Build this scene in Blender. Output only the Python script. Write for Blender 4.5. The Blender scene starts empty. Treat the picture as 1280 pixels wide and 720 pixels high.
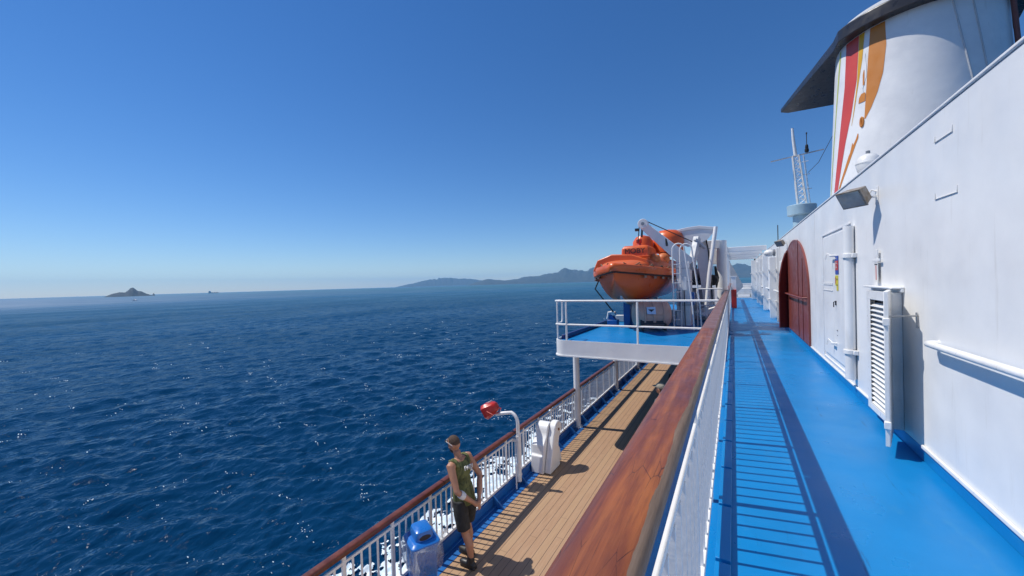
import bpy, bmesh, math, random
import numpy as np
from mathutils import Vector, Matrix
R = math.radians
random.seed(7)
S = bpy.context.scene
COL = S.collection

# ------------------------------------------------------------------ camera, sky, sun, exposure
cam = bpy.data.cameras.new('camera'); camo = bpy.data.objects.new('camera', cam); COL.objects.link(camo)
cam.sensor_width = 36.0; cam.lens = 13.5; cam.clip_start = 0.05; cam.clip_end = 200000
camo.matrix_world = Matrix.Translation((0, 0, 1.7)) @ Matrix.Rotation(R(30), 4, 'Z') @ Matrix.Rotation(R(90 - 0.66), 4, 'X') @ Matrix.Rotation(R(-1.65), 4, 'Z')
S.camera = camo
SUN_EL, SUN_DIR = 57.5, Vector((-1.0, -0.2, 0)).normalized()      # direction towards the sun (horizontal part)
w = bpy.data.worlds.new('World'); S.world = w; w.use_nodes = True
nt = w.node_tree; bg = nt.nodes['Background']
sky = nt.nodes.new('ShaderNodeTexSky'); sky.sky_type = 'NISHITA'; sky.sun_disc = False
sky.sun_elevation = R(SUN_EL); sky.sun_rotation = math.atan2(SUN_DIR.x, SUN_DIR.y)
sky.altitude = 0; sky.air_density = 1.0; sky.dust_density = 0.0; sky.ozone_density = 5.0
hs = nt.nodes.new('ShaderNodeHueSaturation'); hs.inputs['Saturation'].default_value = 1.22; hs.inputs['Hue'].default_value = .502
nt.links.new(sky.outputs['Color'], hs.inputs['Color']); tint = nt.nodes.new('ShaderNodeMix'); tint.data_type = 'RGBA'; tint.blend_type = 'MULTIPLY'; tint.inputs[0].default_value = 1; tint.inputs[7].default_value = (.96, .99, 1.10, 1)
nt.links.new(hs.outputs['Color'], tint.inputs[6]); nt.links.new(tint.outputs[2], bg.inputs['Color']); bg.inputs['Strength'].default_value = 0.097
sl = bpy.data.lights.new('sun', 'SUN'); sl.energy = 4.5; sl.angle = R(0.53); sl.color = (1.0, 0.955, 0.88)
so = bpy.data.objects.new('sun', sl); COL.objects.link(so)
sd = Vector((SUN_DIR.x * math.cos(R(SUN_EL)), SUN_DIR.y * math.cos(R(SUN_EL)), math.sin(R(SUN_EL))))
so.rotation_euler = sd.to_track_quat('Z', 'Y').to_euler(); so.location = (-20, -5, 40)
S.view_settings.view_transform = 'Standard'; S.view_settings.look = 'None'
S.view_settings.exposure = 0.07; S.view_settings.gamma = 1.0
S.render.engine = 'CYCLES'; S.cycles.use_denoising = True; S.cycles.use_adaptive_sampling = False; S.cycles.sample_clamp_direct = 4.0
S.cycles.max_bounces = 8; S.cycles.diffuse_bounces = 3; S.cycles.glossy_bounces = 3
S.cycles.transparent_max_bounces = 12; S.cycles.volume_bounces = 1; S.cycles.caustics_reflective = False; S.cycles.caustics_refractive = False

# ------------------------------------------------------------------ mesh helpers
class MB:
    def __init__(s): s.v = []; s.f = []; s.m = []
    def add(s, vs, fs, m=0):
        n = len(s.v); s.v += [tuple(p) for p in vs]; s.f += [[i + n for i in f] for f in fs]; s.m += [m] * len(fs); return s
    def box(s, x0, x1, y0, y1, z0, z1, m=0):
        return s.add([(x0,y0,z0),(x1,y0,z0),(x1,y1,z0),(x0,y1,z0),(x0,y0,z1),(x1,y0,z1),(x1,y1,z1),(x0,y1,z1)],
                     [(0,3,2,1),(4,5,6,7),(0,1,5,4),(1,2,6,5),(2,3,7,6),(3,0,4,7)], m)
    def obox(s, c, dx, dy, dz, m=0):      # oriented box: centre and three half vectors
        c, dx, dy, dz = map(Vector, (c, dx, dy, dz))
        vs = [c + a*dx + b*dy + e*dz for e in (-1,1) for a, b in ((-1,-1),(1,-1),(1,1),(-1,1))]
        return s.add(vs, [(0,3,2,1),(4,5,6,7),(0,1,5,4),(1,2,6,5),(2,3,7,6),(3,0,4,7)], m)
    def bar(s, a, b, w, h, up=(0,0,1), m=0):
        a, b = Vector(a), Vector(b); d = b - a; l = d.length; d.normalize(); u = Vector(up)
        if abs(d.dot(u)) > .98: u = Vector((0,1,0))
        x = d.cross(u).normalized(); z = x.cross(d)
        return s.obox((a+b)/2, x*w/2, d*l/2, z*h/2, m)
    def loft(s, rings, closed=True, caps=True, m=0):
        n = len(rings[0]); vs = [p for r in rings for p in r]; fs = []
        for i in range(len(rings)-1):
            for j in range(n if closed else n-1):
                k = (j+1) % n; fs.append((i*n+j, i*n+k, (i+1)*n+k, (i+1)*n+j))
        if caps and closed: fs.append(tuple(range(n))[::-1]); fs.append(tuple((len(rings)-1)*n+j for j in range(n)))
        return s.add(vs, fs, m)
    def tube(s, pts, r, n=10, m=0):
        P = [Vector(p) for p in pts]; rs = r if isinstance(r, (list, tuple)) else [r]*len(P)
        t0 = (P[1]-P[0]).normalized(); u = t0.orthogonal().normalized(); rings = []
        for i, p in enumerate(P):
            t = ((P[min(i+1,len(P)-1)]-P[i]).normalized() + (P[i]-P[max(i-1,0)]).normalized())
            t = t.normalized() if t.length > 1e-6 else t0
            u = (u - t*u.dot(t)).normalized(); v = t.cross(u)
            rings.append([p + (u*math.cos(a) + v*math.sin(a))*rs[i] for a in [2*math.pi*k/n for k in range(n)]])
        return s.loft(rings, m=m)
    def lathe(s, prof, c=(0,0,0), n=24, axis='z', m=0):
        rings = []
        for r, h in prof:
            rg = []
            for k in range(n):
                a = 2*math.pi*k/n; q = (r*math.cos(a), r*math.sin(a), h)
                if axis == 'x': q = (h, q[0], q[1])
                if axis == 'y': q = (q[1], h, q[0])
                rg.append((q[0]+c[0], q[1]+c[1], q[2]+c[2]))
            rings.append(rg)
        return s.loft(rings, m=m)
    def prism(s, poly, axis, a, b, m=0):
        def q(p, t): return {'x': (t,p[0],p[1]), 'y': (p[0],t,p[1]), 'z': (p[0],p[1],t)}[axis]
        n = len(poly); vs = [q(p,a) for p in poly] + [q(p,b) for p in poly]
        fs = [tuple(range(n))[::-1], tuple(range(n,2*n))] + [(i,(i+1)%n,n+(i+1)%n,n+i) for i in range(n)]
        return s.add(vs, fs, m)
    def ell(s, c, r, n=16, m=0, rot=None):
        rings = []; h = n//2
        for i in range(h+1):
            t = math.pi*i/h; t = min(max(t,.02),math.pi-.02); rg = []
            for k in range(n):
                a = 2*math.pi*k/n; p = Vector((r[0]*math.sin(t)*math.cos(a), r[1]*math.sin(t)*math.sin(a), r[2]*math.cos(t)))
                if rot: p = rot @ p
                rg.append(p + Vector(c))
            rings.append(rg[::-1])
        return s.loft(rings, m=m)
    def build(s, name, mats, parent=None, bevel=0, angle=35, seg=2, recalc=True):
        me = bpy.data.meshes.new(name); off = parent_off(parent)
        me.from_pydata([(x-off[0],y-off[1],z-off[2]) for x,y,z in s.v], [], s.f)
        for mm in (mats if isinstance(mats,(list,tuple)) else [mats]): me.materials.append(mm)
        me.polygons.foreach_set('material_index', s.m)
        if recalc:
            b = bmesh.new(); b.from_mesh(me); bmesh.ops.recalc_face_normals(b, faces=b.faces); b.to_mesh(me); b.free()
        me.polygons.foreach_set('use_smooth', [True]*len(me.polygons)); me.set_sharp_from_angle(angle=R(angle)); me.update()
        o = bpy.data.objects.new(name, me); COL.objects.link(o)
        if parent: o.parent = parent
        if bevel:
            b = o.modifiers.new('edge', 'BEVEL'); b.width = bevel; b.segments = seg; b.limit_method = 'ANGLE'; b.angle_limit = R(40); b.harden_normals = False
        return o
def parent_off(p):
    v = Vector((0,0,0))
    while p: v += Vector(p.location); p = p.parent
    return v
def tag(o, label=None, cat=None, group=None, kind=None):
    if label: o['label'] = label
    if cat: o['category'] = cat
    if group: o['group'] = group
    if kind: o['kind'] = kind
    return o
def thing(name, loc, label, cat, group=None):
    o = bpy.data.objects.new(name, None); COL.objects.link(o); o.location = loc; o.empty_display_size = .2
    return tag(o, label, cat, group)
def cp(o, parent, loc=None):
    c = o.copy(); COL.objects.link(c); c.parent = parent
    if loc is not None: c.location = loc
    return c
def text_mesh(name, body, size, m, parent, mat4, ext=.004):
    cu = bpy.data.curves.new(name, 'FONT'); cu.body = body; cu.size = size; cu.extrude = ext; cu.align_x = 'CENTER'; cu.align_y = 'CENTER'
    to = bpy.data.objects.new(name, cu); COL.objects.link(to)
    dg = bpy.context.evaluated_depsgraph_get(); me = bpy.data.meshes.new_from_object(to.evaluated_get(dg)); bpy.data.objects.remove(to)
    me.transform(Matrix.Translation(-parent_off(parent)) @ mat4); me.materials.clear(); me.materials.append(m)
    o = bpy.data.objects.new(name, me); COL.objects.link(o); o.parent = parent
    return o
def fuse(mb, name, mats, parent, voxel=.012, smooth=4):   # join overlapping volumes into one continuous skin
    o = mb.build(name, mats, parent)
    r = o.modifiers.new('skin', 'REMESH'); r.mode = 'VOXEL'; r.voxel_size = voxel; r.use_smooth_shade = True
    q = o.modifiers.new('soft', 'SMOOTH'); q.iterations = smooth; q.factor = .5
    dg = bpy.context.evaluated_depsgraph_get(); me = bpy.data.meshes.new_from_object(o.evaluated_get(dg))
    o.modifiers.clear(); o.data = me
    me.polygons.foreach_set('use_smooth', [True]*len(me.polygons))
    return o

def folds(o, amp, fz, seed):           # hanging cloth: soft diagonal and vertical folds along the normals
    me = o.data; n = len(me.vertices); co = np.empty(n*3); no = np.empty(n*3)
    me.vertices.foreach_get('co', co); me.vertices.foreach_get('normal', no); c = co.reshape(-1,3); q = no.reshape(-1,3); rs = np.random.RandomState(seed); d = np.zeros(n)
    for _ in range(7):
        a = rs.uniform(0,6.28); kx, kz = rs.uniform(22,48), rs.uniform(-fz,fz); d += np.sin(kx*(c[:,0]*math.cos(a)+c[:,1]*math.sin(a)) + kz*c[:,2] + rs.uniform(0,6.28))
    me.vertices.foreach_set('co', (c + q*(d*amp/3)[:,None]).ravel()); me.update()
# ------------------------------------------------------------------ materials
class NT:
    def __init__(s, name):
        s.m = bpy.data.materials.new(name); s.m.use_nodes = True; s.t = s.m.node_tree; s.p = s.t.nodes['Principled BSDF']; s.tc = s.n('TexCoord')
    def n(s, typ, **kw):
        x = s.t.nodes.new('ShaderNode' + typ)
        for k, v in kw.items(): setattr(x, k, v)
        return x
    def L(s, a, b): s.t.links.new(a, b)
    def map(s, sc=(1,1,1)):
        mp = s.n('Mapping'); mp.inputs['Scale'].default_value = sc; s.L(s.tc.outputs['Object'], mp.inputs[0]); return mp.outputs[0]
    def noise(s, scale, detail=4, rough=.55, vec=None, dist=0):
        x = s.n('TexNoise'); x.inputs['Scale'].default_value = scale; x.inputs['Detail'].default_value = detail; x.inputs['Roughness'].default_value = rough; x.inputs['Distortion'].default_value = dist
        s.L(vec if vec is not None else s.tc.outputs['Object'], x.inputs['Vector']); return x.outputs['Fac']
    def ramp(s, fac, stops):
        x = s.n('ValToRGB'); e = x.color_ramp.elements
        while len(e) < len(stops): e.new(.5)
        for i, (p, c) in enumerate(stops): e[i].position = p; e[i].color = (c if len(c) == 4 else (*c, 1)) if isinstance(c, tuple) else (c,c,c,1)
        s.L(fac, x.inputs[0]); return x.outputs[0]
    def mix(s, fac, a, b, mode='MIX'):
        x = s.n('Mix', data_type='RGBA', blend_type=mode)
        for i, v in ((0,fac),(6,a),(7,b)):
            if hasattr(v, 'links'): s.L(v, x.inputs[i])
            else: x.inputs[i].default_value = v if i == 0 else (*v, 1)
        return x.outputs[2]
    def math(s, op, a, b=0.0):
        x = s.n('Math', operation=op)
        for i, v in ((0,a),(1,b)):
            if hasattr(v, 'links'): s.L(v, x.inputs[i])
            else: x.inputs[i].default_value = v
        return x.outputs[0]
    def bump(s, h, strength=.2, dist=.02, prev=None):
        x = s.n('Bump'); x.inputs['Strength'].default_value = strength; x.inputs['Distance'].default_value = dist; s.L(h, x.inputs['Height'])
        if prev is not None: s.L(prev, x.inputs['Normal'])
        return x.outputs[0]
    def set(s, color=None, rough=None, metal=None, normal=None, coat=None, alpha=None, spec=None, trans=None, ior=None):
        for k, v in (('Base Color',color),('Roughness',rough),('Metallic',metal),('Normal',normal),('Coat Weight',coat),('Alpha',alpha),('Specular IOR Level',spec),('Transmission Weight',trans),('IOR',ior)):
            if v is None: continue
            if hasattr(v, 'links'): s.L(v, s.p.inputs[k])
            else: s.p.inputs[k].default_value = (*v, 1) if isinstance(v, tuple) else v
        return s.m
def paint(name, c, c2=None, rough=.4, var=.5, scale=2.0, bs=.06, bscale=6, coat=0, metal=0, spec=.5):
    n = NT(name); c2 = c2 or tuple(x*.82 for x in c)
    f = n.ramp(n.noise(scale, 6), [(.5-.18, 0.0), (.5+.22, 1.0)])
    colr = n.mix(f, c, tuple(c[i]+(c2[i]-c[i])*var*2 for i in range(3)))
    rr = n.ramp(n.noise(scale*3, 4), [(.3, max(rough-.1,.03)), (.7, min(rough+.12,1))])
    return n.set(colr, rr, metal, n.bump(n.noise(bscale, 3), bs, .02), coat, spec=spec)

def white_plate():        # ship steel: dished plates, faint runs of dirt and rust
    n = NT('white_ship_paint')
    f = n.ramp(n.noise(1.1, 7, .6), [(.35, 0.0), (.72, 1.0)])
    c = n.mix(f, (.82,.815,.80), (.69,.69,.69))
    st = n.ramp(n.noise(2.2, 6, .65, n.map((1,5,.45))), [(.60, 0.0), (.80, .5)])
    c = n.mix(st, c, (.52,.49,.44))
    ru = n.ramp(n.noise(7, 5, .7, n.map((1,3,.35))), [(.73, 0.0), (.80, .6)])
    c = n.mix(ru, c, (.42,.22,.10))
    b = n.bump(n.noise(1.7, 2, .4), .55, .02); b = n.bump(n.noise(90, 3), .05, .004, b)
    return n.set(c, n.ramp(n.noise(3,4), [(.3,.28),(.7,.48)]), 0, b)
W = white_plate()
WP = paint('white_pipe_paint', (.80,.80,.79), (.62,.60,.57), .35, .3, 5, .08, 40)
def blue_deck():
    n = NT('blue_deck_paint')
    a = n.ramp(n.noise(.9, 6, .6), [(.35, 0.0), (.7, 1.0)])
    c = n.mix(a, (.003,.195,.49), (.004,.165,.42))
    b = n.ramp(n.noise(2.6, 8, .7, n.map((1,.5,1))), [(.58, 0.0), (.72, .6)])
    c = n.mix(b, c, (.04,.22,.44))
    d = n.ramp(n.noise(5, 8, .75), [(.66, 0.0), (.76, .55)])
    c = n.mix(d, c, (.10,.20,.36))
    sc = n.ramp(n.noise(6, 7, .75, n.map((2.2,.18,1))), [(.62, 0.0), (.70, .7)])
    c = n.mix(sc, c, (.012,.075,.20))
    pt = n.ramp(n.noise(.8, 2, .4, n.map((1,.6,1))), [(.585, 0.0), (.592, .35)])
    c = n.mix(pt, c, (.003,.16,.40))
    e = n.ramp(n.noise(37, 3, .6), [(.76, 0.0), (.79, .7)])
    c = n.mix(e, c, (.25,.32,.42))
    bp = n.bump(n.noise(1.4, 2), .25, .02); bp = n.bump(n.noise(160, 3, .7), .22, .004, bp)
    return n.set(c, n.ramp(n.noise(2,5), [(.3,.24),(.75,.5)]), 0, bp, spec=.4)
BD = blue_deck()
BP = paint('blue_steel_paint', (.006,.13,.42), (.02,.10,.30), .38, .5, 4, .1, 30)
NAVY = paint('navy_steel_paint', (.008,.022,.12), (.012,.03,.14), .4, .5, 5, .1, 30)
def teak_planks():
    n = NT('deck_planking'); sep = n.n('SeparateXYZ'); n.L(n.tc.outputs['Object'], sep.inputs[0])
    u = n.math('DIVIDE', sep.outputs[0], .125); fr = n.math('FRACT', u); idx = n.math('FLOOR', u)
    wn = n.n('TexWhiteNoise', noise_dimensions='1D'); n.L(idx, wn.inputs['W'])
    yy = n.math('ADD', n.math('DIVIDE', sep.outputs[1], 3.1), n.math('MULTIPLY', wn.outputs['Value'], 7.0))
    seam = n.math('MAXIMUM', n.math('LESS_THAN', fr, .055), n.math('MULTIPLY', n.math('LESS_THAN', n.math('FRACT', yy), .003), .4))
    g = n.noise(9, 6, .65, n.map((6,.35,1)))
    c = n.ramp(g, [(.3, (.32,.188,.105)), (.7, (.395,.245,.145))])
    c = n.mix(n.math('MULTIPLY', wn.outputs['Value'], .35), c, (.44,.30,.16))
    c = n.mix(n.ramp(n.noise(1.3, 6, .7), [(.55,0.0),(.8,.5)]), c, (.36,.26,.16))
    c = n.mix(seam, c, (.05,.035,.025))
    return n.set(c, .62, 0, n.bump(n.math('SUBTRACT', 1.0, seam), .25, .004, n.bump(g, .1, .003)))
TEAK = teak_planks()
def cap_wood(name, weather, xc=-.024):
    n = NT(name); v = n.map((1,.07,1)); sep = n.n('SeparateXYZ'); n.L(n.tc.outputs['Object'], sep.inputs[0])
    g1 = n.noise(26, 6, .6, v, 1.2); g2 = n.noise(13, 5, .6, n.map((1,.075,1)), 1.3); g3 = n.noise(150, 4, .7, n.map((1,.05,1)))
    c = n.ramp(g2, [(.28, (.13,.033,.014)), (.46, (.245,.068,.021)), (.60, (.34,.104,.026)), (.78, (.37,.125,.028))])
    c = n.mix(n.ramp(g1, [(.38, .38), (.56, 0.0)]), c, (.07,.016,.010))
    c = n.mix(n.ramp(g3, [(.5, 0.0), (.75, .35)]), c, (.03,.010,.006))
    c = n.mix(n.ramp(n.noise(3.0, 5, .6, n.map((1,.45,1))), [(.5, 0.0), (.72, .5)]), c, (.11,.040,.035))
    ck = n.n('TexVoronoi', feature='DISTANCE_TO_EDGE'); ck.inputs['Scale'].default_value = 30; n.L(n.map((1.3,.22,1)), ck.inputs['Vector'])
    crack = n.math('MULTIPLY', n.math('LESS_THAN', ck.outputs['Distance'], .012), n.ramp(n.noise(5,4), [(.52,0.0),(.6,1.0)]))
    c = n.mix(n.math('MULTIPLY', crack, .7), c, (.02,.008,.005))
    # bare, greyed wood where the varnish has worn off along the inboard edge
    e = n.math('SUBTRACT', sep.outputs[0], n.math('MULTIPLY', n.math('SUBTRACT', n.noise(4, 6, .7, n.map((1,.22,1))), .5), .05))
    edge = n.math('GREATER_THAN', e, xc + .050)
    grey = n.ramp(n.noise(60, 5, .7, n.map((1,.05,1))), [(.3, (.11,.072,.05)), (.7, (.23,.16,.115))])
    c = n.mix(edge, c, grey)
    if weather: c = n.mix(weather, c, (.19,.105,.095))
    rr = n.math('ADD', n.math('MULTIPLY', edge, .3), n.ramp(n.noise(14, 5), [(.3,.3),(.7,.5)]))
    return n.set(c, rr, 0, n.bump(n.math('SUBTRACT', g3, crack), .16, .004), n.math('MULTIPLY', n.math('SUBTRACT', 1.0, edge), .06 if weather else .15))
CAPW = cap_wood('varnished_rail_wood', 0); CAPF = cap_wood('faded_rail_wood', .75)
CAPL = paint('red_brown_rail_wood', (.16,.042,.022), (.09,.022,.014), .38, .6, 7, .1, 30)
ORANGE = paint('orange_boat_shell', (.74,.125,.022), (.62,.10,.025), .35, .5, 2.5, .1, 8)
ORANGED = paint('weathered_orange_shell', (.66,.125,.03), (.54,.13,.06), .45, .6, 3, .1, 8)
RED = paint('red_paint', (.50,.02,.012), (.36,.018,.012), .35, .5, 6, .05, 20)
REDDOOR = paint('oxide_red_door_paint', (.225,.050,.038), (.17,.040,.033), .4, .6, 1.6, .3, 2.2)
DARKRED = paint('shaded_leaf_and_seam_red', (.13,.018,.016), None, .42, .5, 3, .1, 8)  # door red with shade put into the colour; seams share it
BEIGE = paint('beige_canister_shell', (.62,.35,.26), (.52,.28,.20), .5, .5, 6, .12, 20)
BLACK = paint('black_funnel_paint', (.022,.022,.026), (.04,.035,.035), .33, .6, 1.2, .15, 2)
RUBBER = paint('black_rubber', (.02,.02,.02), None, .6)
STEEL = paint('grey_steel', (.33,.34,.35), (.25,.25,.25), .4, .5, 8, .1, 30, metal=.5)
LAMPBOX = paint('weathered_lamp_housing', (.17,.13,.09), (.30,.28,.26), .6, .6, 14, .2, 40)
WIRE = paint('dark_wire', (.03,.03,.035), None, .5)
GREYP = paint('grey_ship_paint', (.50,.52,.54), (.40,.42,.44), .45, .5, 2, .15, 5)
PALEBLUE = paint('pale_blue_paint', (.36,.52,.62), None, .4)
ROPE = paint('rope', (.30,.22,.13), (.12,.09,.06), .8, .6, 30, .3, 60)
BINBLUE = paint('blue_plastic', (.012,.155,.52), (.012,.13,.45), .32, .5, 4, .04, 20, coat=.2)
YELLOW = paint('yellow_label', (.70,.60,.06), None, .5)
SIGNBLUE = paint('sign_blue', (.03,.08,.36), None, .5)
SIGNWHITE = paint('sign_white', (.75,.75,.72), None, .5)
INK = paint('sign_ink', (.02,.02,.03), None, .6)
S_ORANGE = paint('funnel_orange', (.60,.22,.035), (.54,.19,.03), .4, .5, 1, .1, 2)
S_RED = paint('funnel_red', (.62,.075,.055), (.55,.06,.045), .4, .5, 1, .1, 2)
S_YELLOW = paint('funnel_yellow', (.72,.38,.02), None, .4, .5, 1, .1, 2)
S_LIME = paint('funnel_lime', (.55,.60,.10), None, .4, .5, 1, .1, 2)
SKIN = NT('tanned_skin'); SKIN = (lambda n: n.set(n.ramp(n.noise(9,5), [(.3,(.36,.165,.095)),(.7,(.46,.225,.135))]), .5, 0, n.bump(n.noise(60,3),.12,.004)))(SKIN)
def camo_cloth():
    n = NT('olive_patterned_cloth')
    c = n.ramp(n.noise(16, 3, .6, n.map((1,1,.4)), .8), [(.36,(.035,.045,.018)),(.47,(.10,.11,.035)),(.58,(.15,.16,.055)),(.7,(.06,.07,.025))])
    return n.set(c, .85, 0, n.bump(n.noise(16,4,.5,n.map((1,1,.5))), .5, .02))
OLIVE = camo_cloth()
BLKCLOTH = paint('black_cloth', (.016,.016,.018), (.03,.03,.03), .9, .6, 10, .6, 14)
GREYCLOTH = paint('grey_cloth', (.10,.10,.11), None, .9, .5, 8, .5, 14)
CAPCLOTH = paint('grey_cap_cloth', (.34,.31,.25), None, .9, .5, 8, .3, 30)
HAIR = paint('dark_cropped_hair', (.05,.031,.021), (.10,.06,.04), .85, .6, 60, .5, 90)
SHOE = paint('black_leather', (.02,.02,.022), None, .5)
BANDAGE = paint('white_cloth', (.75,.75,.74), None, .85)
LENS = paint('lamp_glass', (.32,.36,.37), (.20,.24,.25), .08, .5, 8, .02, 30, coat=.5)
def clear_bag():
    n = NT('clear_plastic_film')
    t = n.n('BsdfTransparent'); g = n.n('BsdfGlossy'); g.inputs['Roughness'].default_value = .12
    d = n.n('BsdfTranslucent'); d.inputs['Color'].default_value = (.85,.87,.9,1)
    b = n.bump(n.noise(14,5,.6,n.map((1,1,.35))), .9, .05)
    for s_ in (g,d): n.L(b, s_.inputs['Normal'])
    m1 = n.n('MixShader'); m2 = n.n('MixShader')
    n.L(n.ramp(n.noise(10,5,.6,n.map((1,1,.3))), [(.45,.12),(.66,.5)]), m1.inputs[0]); n.L(t.outputs[0], m1.inputs[1]); n.L(d.outputs[0], m1.inputs[2])
    m2.inputs[0].default_value = .12; n.L(m1.outputs[0], m2.inputs[1]); n.L(g.outputs[0], m2.inputs[2])
    n.L(m2.outputs[0], n.t.nodes['Material Output'].inputs['Surface']); return n.m
BAG = clear_bag()
def sea_mat():
    n = NT('sea_water')
    sep = n.n('SeparateXYZ'); n.L(n.tc.outputs['Object'], sep.inputs[0])
    big = n.noise(.004, 4, .5, n.map((1,.35,1))); 
    c = n.ramp(big, [(.3, (.0008,.022,.064)), (.7, (.0012,.033,.092))])
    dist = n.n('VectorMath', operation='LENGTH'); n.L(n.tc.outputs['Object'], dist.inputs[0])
    # greener water colour towards the hills, in uneven patches
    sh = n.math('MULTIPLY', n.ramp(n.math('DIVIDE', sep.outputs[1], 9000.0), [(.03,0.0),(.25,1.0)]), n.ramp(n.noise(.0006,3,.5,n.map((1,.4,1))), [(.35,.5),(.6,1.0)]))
    far = n.ramp(n.math('DIVIDE', dist.outputs['Value'], 3000.0), [(.02,0.0),(.35,1.0)])  # far sea painted brighter with distance, haze put into the base colour
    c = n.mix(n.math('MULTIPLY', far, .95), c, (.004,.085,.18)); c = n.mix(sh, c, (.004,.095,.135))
    b = n.bump(n.noise(.7, 3, .55, n.map((1,.55,1)), .4), .75, .40)
    b = n.bump(n.noise(2.6, 2, .5, n.map((1,.6,1)), .3), .7, .10, b)
    # a wind-roughened sea never mirrors fully at grazing angles: Fresnel, capped
    d = n.n('BsdfDiffuse'); n.L(c, d.inputs['Color']); n.L(b, d.inputs['Normal'])
    g = n.n('BsdfGlossy'); n.L(n.ramp(n.math('DIVIDE', dist.outputs['Value'], 2500.0), [(.06,.02),(.5,.32)]), g.inputs['Roughness']); n.L(b, g.inputs['Normal'])
    fr = n.n('Fresnel'); fr.inputs['IOR'].default_value = 1.333; n.L(b, fr.inputs['Normal'])
    mx = n.n('MixShader'); n.L(n.math('MULTIPLY', n.math('MINIMUM', fr.outputs[0], .34), n.math('MULTIPLY', n.ramp(n.noise(.018, 4, .6, n.map((1,.45,1))), [(.35,.62),(.65,1.0)]), 1.0)), mx.inputs[0]); n.L(d.outputs[0], mx.inputs[1]); n.L(g.outputs[0], mx.inputs[2])
    n.L(mx.outputs[0], n.t.nodes['Material Output'].inputs['Surface']); return n.m
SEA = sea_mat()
FOAM_AND_GLINT = paint('sea_foam_and_glint', (.84,.86,.87), (.50,.66,.75), .8, .6, 3.5, .6, 8)  # wake foam white, shared by the painted glint flecks
ROCK = paint('hill_scrub_and_rock', (.020,.030,.026), (.045,.048,.040), .95, .6, .006, .0, .01)

SEA_Z = -16.0
rng = np.random.RandomState(3)
# ------------------------------------------------------------------ sea: one sheet to the horizon, finer close to the ship
_l = np.exp(np.linspace(math.log(.5), math.log(14), 64)); _th = rng.normal(0, .55, 64) + math.atan2(-.55, .83); _ph = rng.uniform(0, 6.28, 64)
_k = 2*np.pi/_l; _amp = .0150*_l**.46
def vnoise(x, y, seed, octs=5, pers=.55):
    out = np.zeros_like(x); a = 1; tot = 0; rs = np.random.RandomState(seed)
    for o in range(octs):
        n = 256; t = rs.rand(n, n); fx, fy = x*2**o, y*2**o; ix, iy = np.floor(fx).astype(int), np.floor(fy).astype(int); u, v = fx-ix, fy-iy
        u = u*u*(3-2*u); v = v*v*(3-2*v); g = lambda a_, b_: t[a_ % n, b_ % n]
        out += a*((g(ix,iy)*(1-u)+g(ix+1,iy)*u)*(1-v) + (g(ix,iy+1)*(1-u)+g(ix+1,iy+1)*u)*v); tot += a; a *= pers
    return out/tot
def sea_height(x, y, dr):
    z = np.zeros_like(x); chop = np.zeros_like(x)
    for l, th, ph, k, a in zip(_l, _th, _ph, _k, _amp):
        fade = np.clip(l/(2.6*dr) - .35, 0, 1)
        p = k*(x*math.cos(th)+y*math.sin(th)) + ph
        z += a*fade*(np.sin(p) + .22*np.cos(2*p))
    return z * (.55 + .85*vnoise(x*.018+50, y*.018+50, 77, 3))
def sea_mesh():
    r1 = [3.0]
    while r1[-1] < 700: r1.append(r1[-1]*1.0068)
    while r1[-1] < 17500: r1.append(r1[-1]*1.045)
    r = np.array(r1); az = np.concatenate([np.arange(-112, 34, .24), np.arange(34, 248, 2.5)]); az = np.radians(az)
    rr, aa = np.meshgrid(r, az, indexing='ij'); x = -rr*np.sin(-aa); y = rr*np.cos(aa)
    dr = rr*.0068; dr[rr > 700] = 1e6
    z = SEA_Z + sea_height(x, y, dr)
    nr, na = rr.shape; co = np.stack([x,y,z], -1).reshape(-1,3).astype(np.float32)
    i, j = np.meshgrid(np.arange(nr-1), np.arange(na), indexing='ij'); j2 = (j+1) % na
    q = np.stack([i*na+j, i*na+j2, (i+1)*na+j2, (i+1)*na+j], -1).reshape(-1,4)
    me = bpy.data.meshes.new('sea'); me.vertices.add(len(co)); me.vertices.foreach_set('co', co.ravel())
    me.loops.add(q.size); me.loops.foreach_set('vertex_index', q.ravel().astype(np.int32))
    me.polygons.add(len(q)); me.polygons.foreach_set('loop_start', np.arange(0,q.size,4,dtype=np.int32)); me.polygons.foreach_set('use_smooth', np.ones(len(q),bool))
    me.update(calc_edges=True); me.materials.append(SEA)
    if me.polygons[0].normal.z < 0: me.flip_normals()
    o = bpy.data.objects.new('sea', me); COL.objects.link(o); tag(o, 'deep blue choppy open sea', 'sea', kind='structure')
sea_mesh()
def grid_obj(name, x, y, z, keep, m):
    nr, na = x.shape; co = np.stack([x,y,z],-1).reshape(-1,3)
    i, j = np.meshgrid(np.arange(nr-1), np.arange(na-1), indexing='ij'); q = np.stack([i*na+j, i*na+j+1, (i+1)*na+j+1, (i+1)*na+j], -1).reshape(-1,4)
    if keep is not None:
        kq = keep.reshape(-1)[q].sum(1) >= 3; q = q[kq]
    used = np.unique(q); rm = np.full(len(co), -1); rm[used] = np.arange(len(used))
    me = bpy.data.meshes.new(name); me.from_pydata(co[used].tolist(), [], rm[q].tolist()); me.materials.append(m)
    me.polygons.foreach_set('use_smooth', [True]*len(me.polygons)); me.update()
    if len(me.polygons) and me.polygons[0].normal.z < 0: me.flip_normals()
    o = bpy.data.objects.new(name, me); COL.objects.link(o); return o
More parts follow.
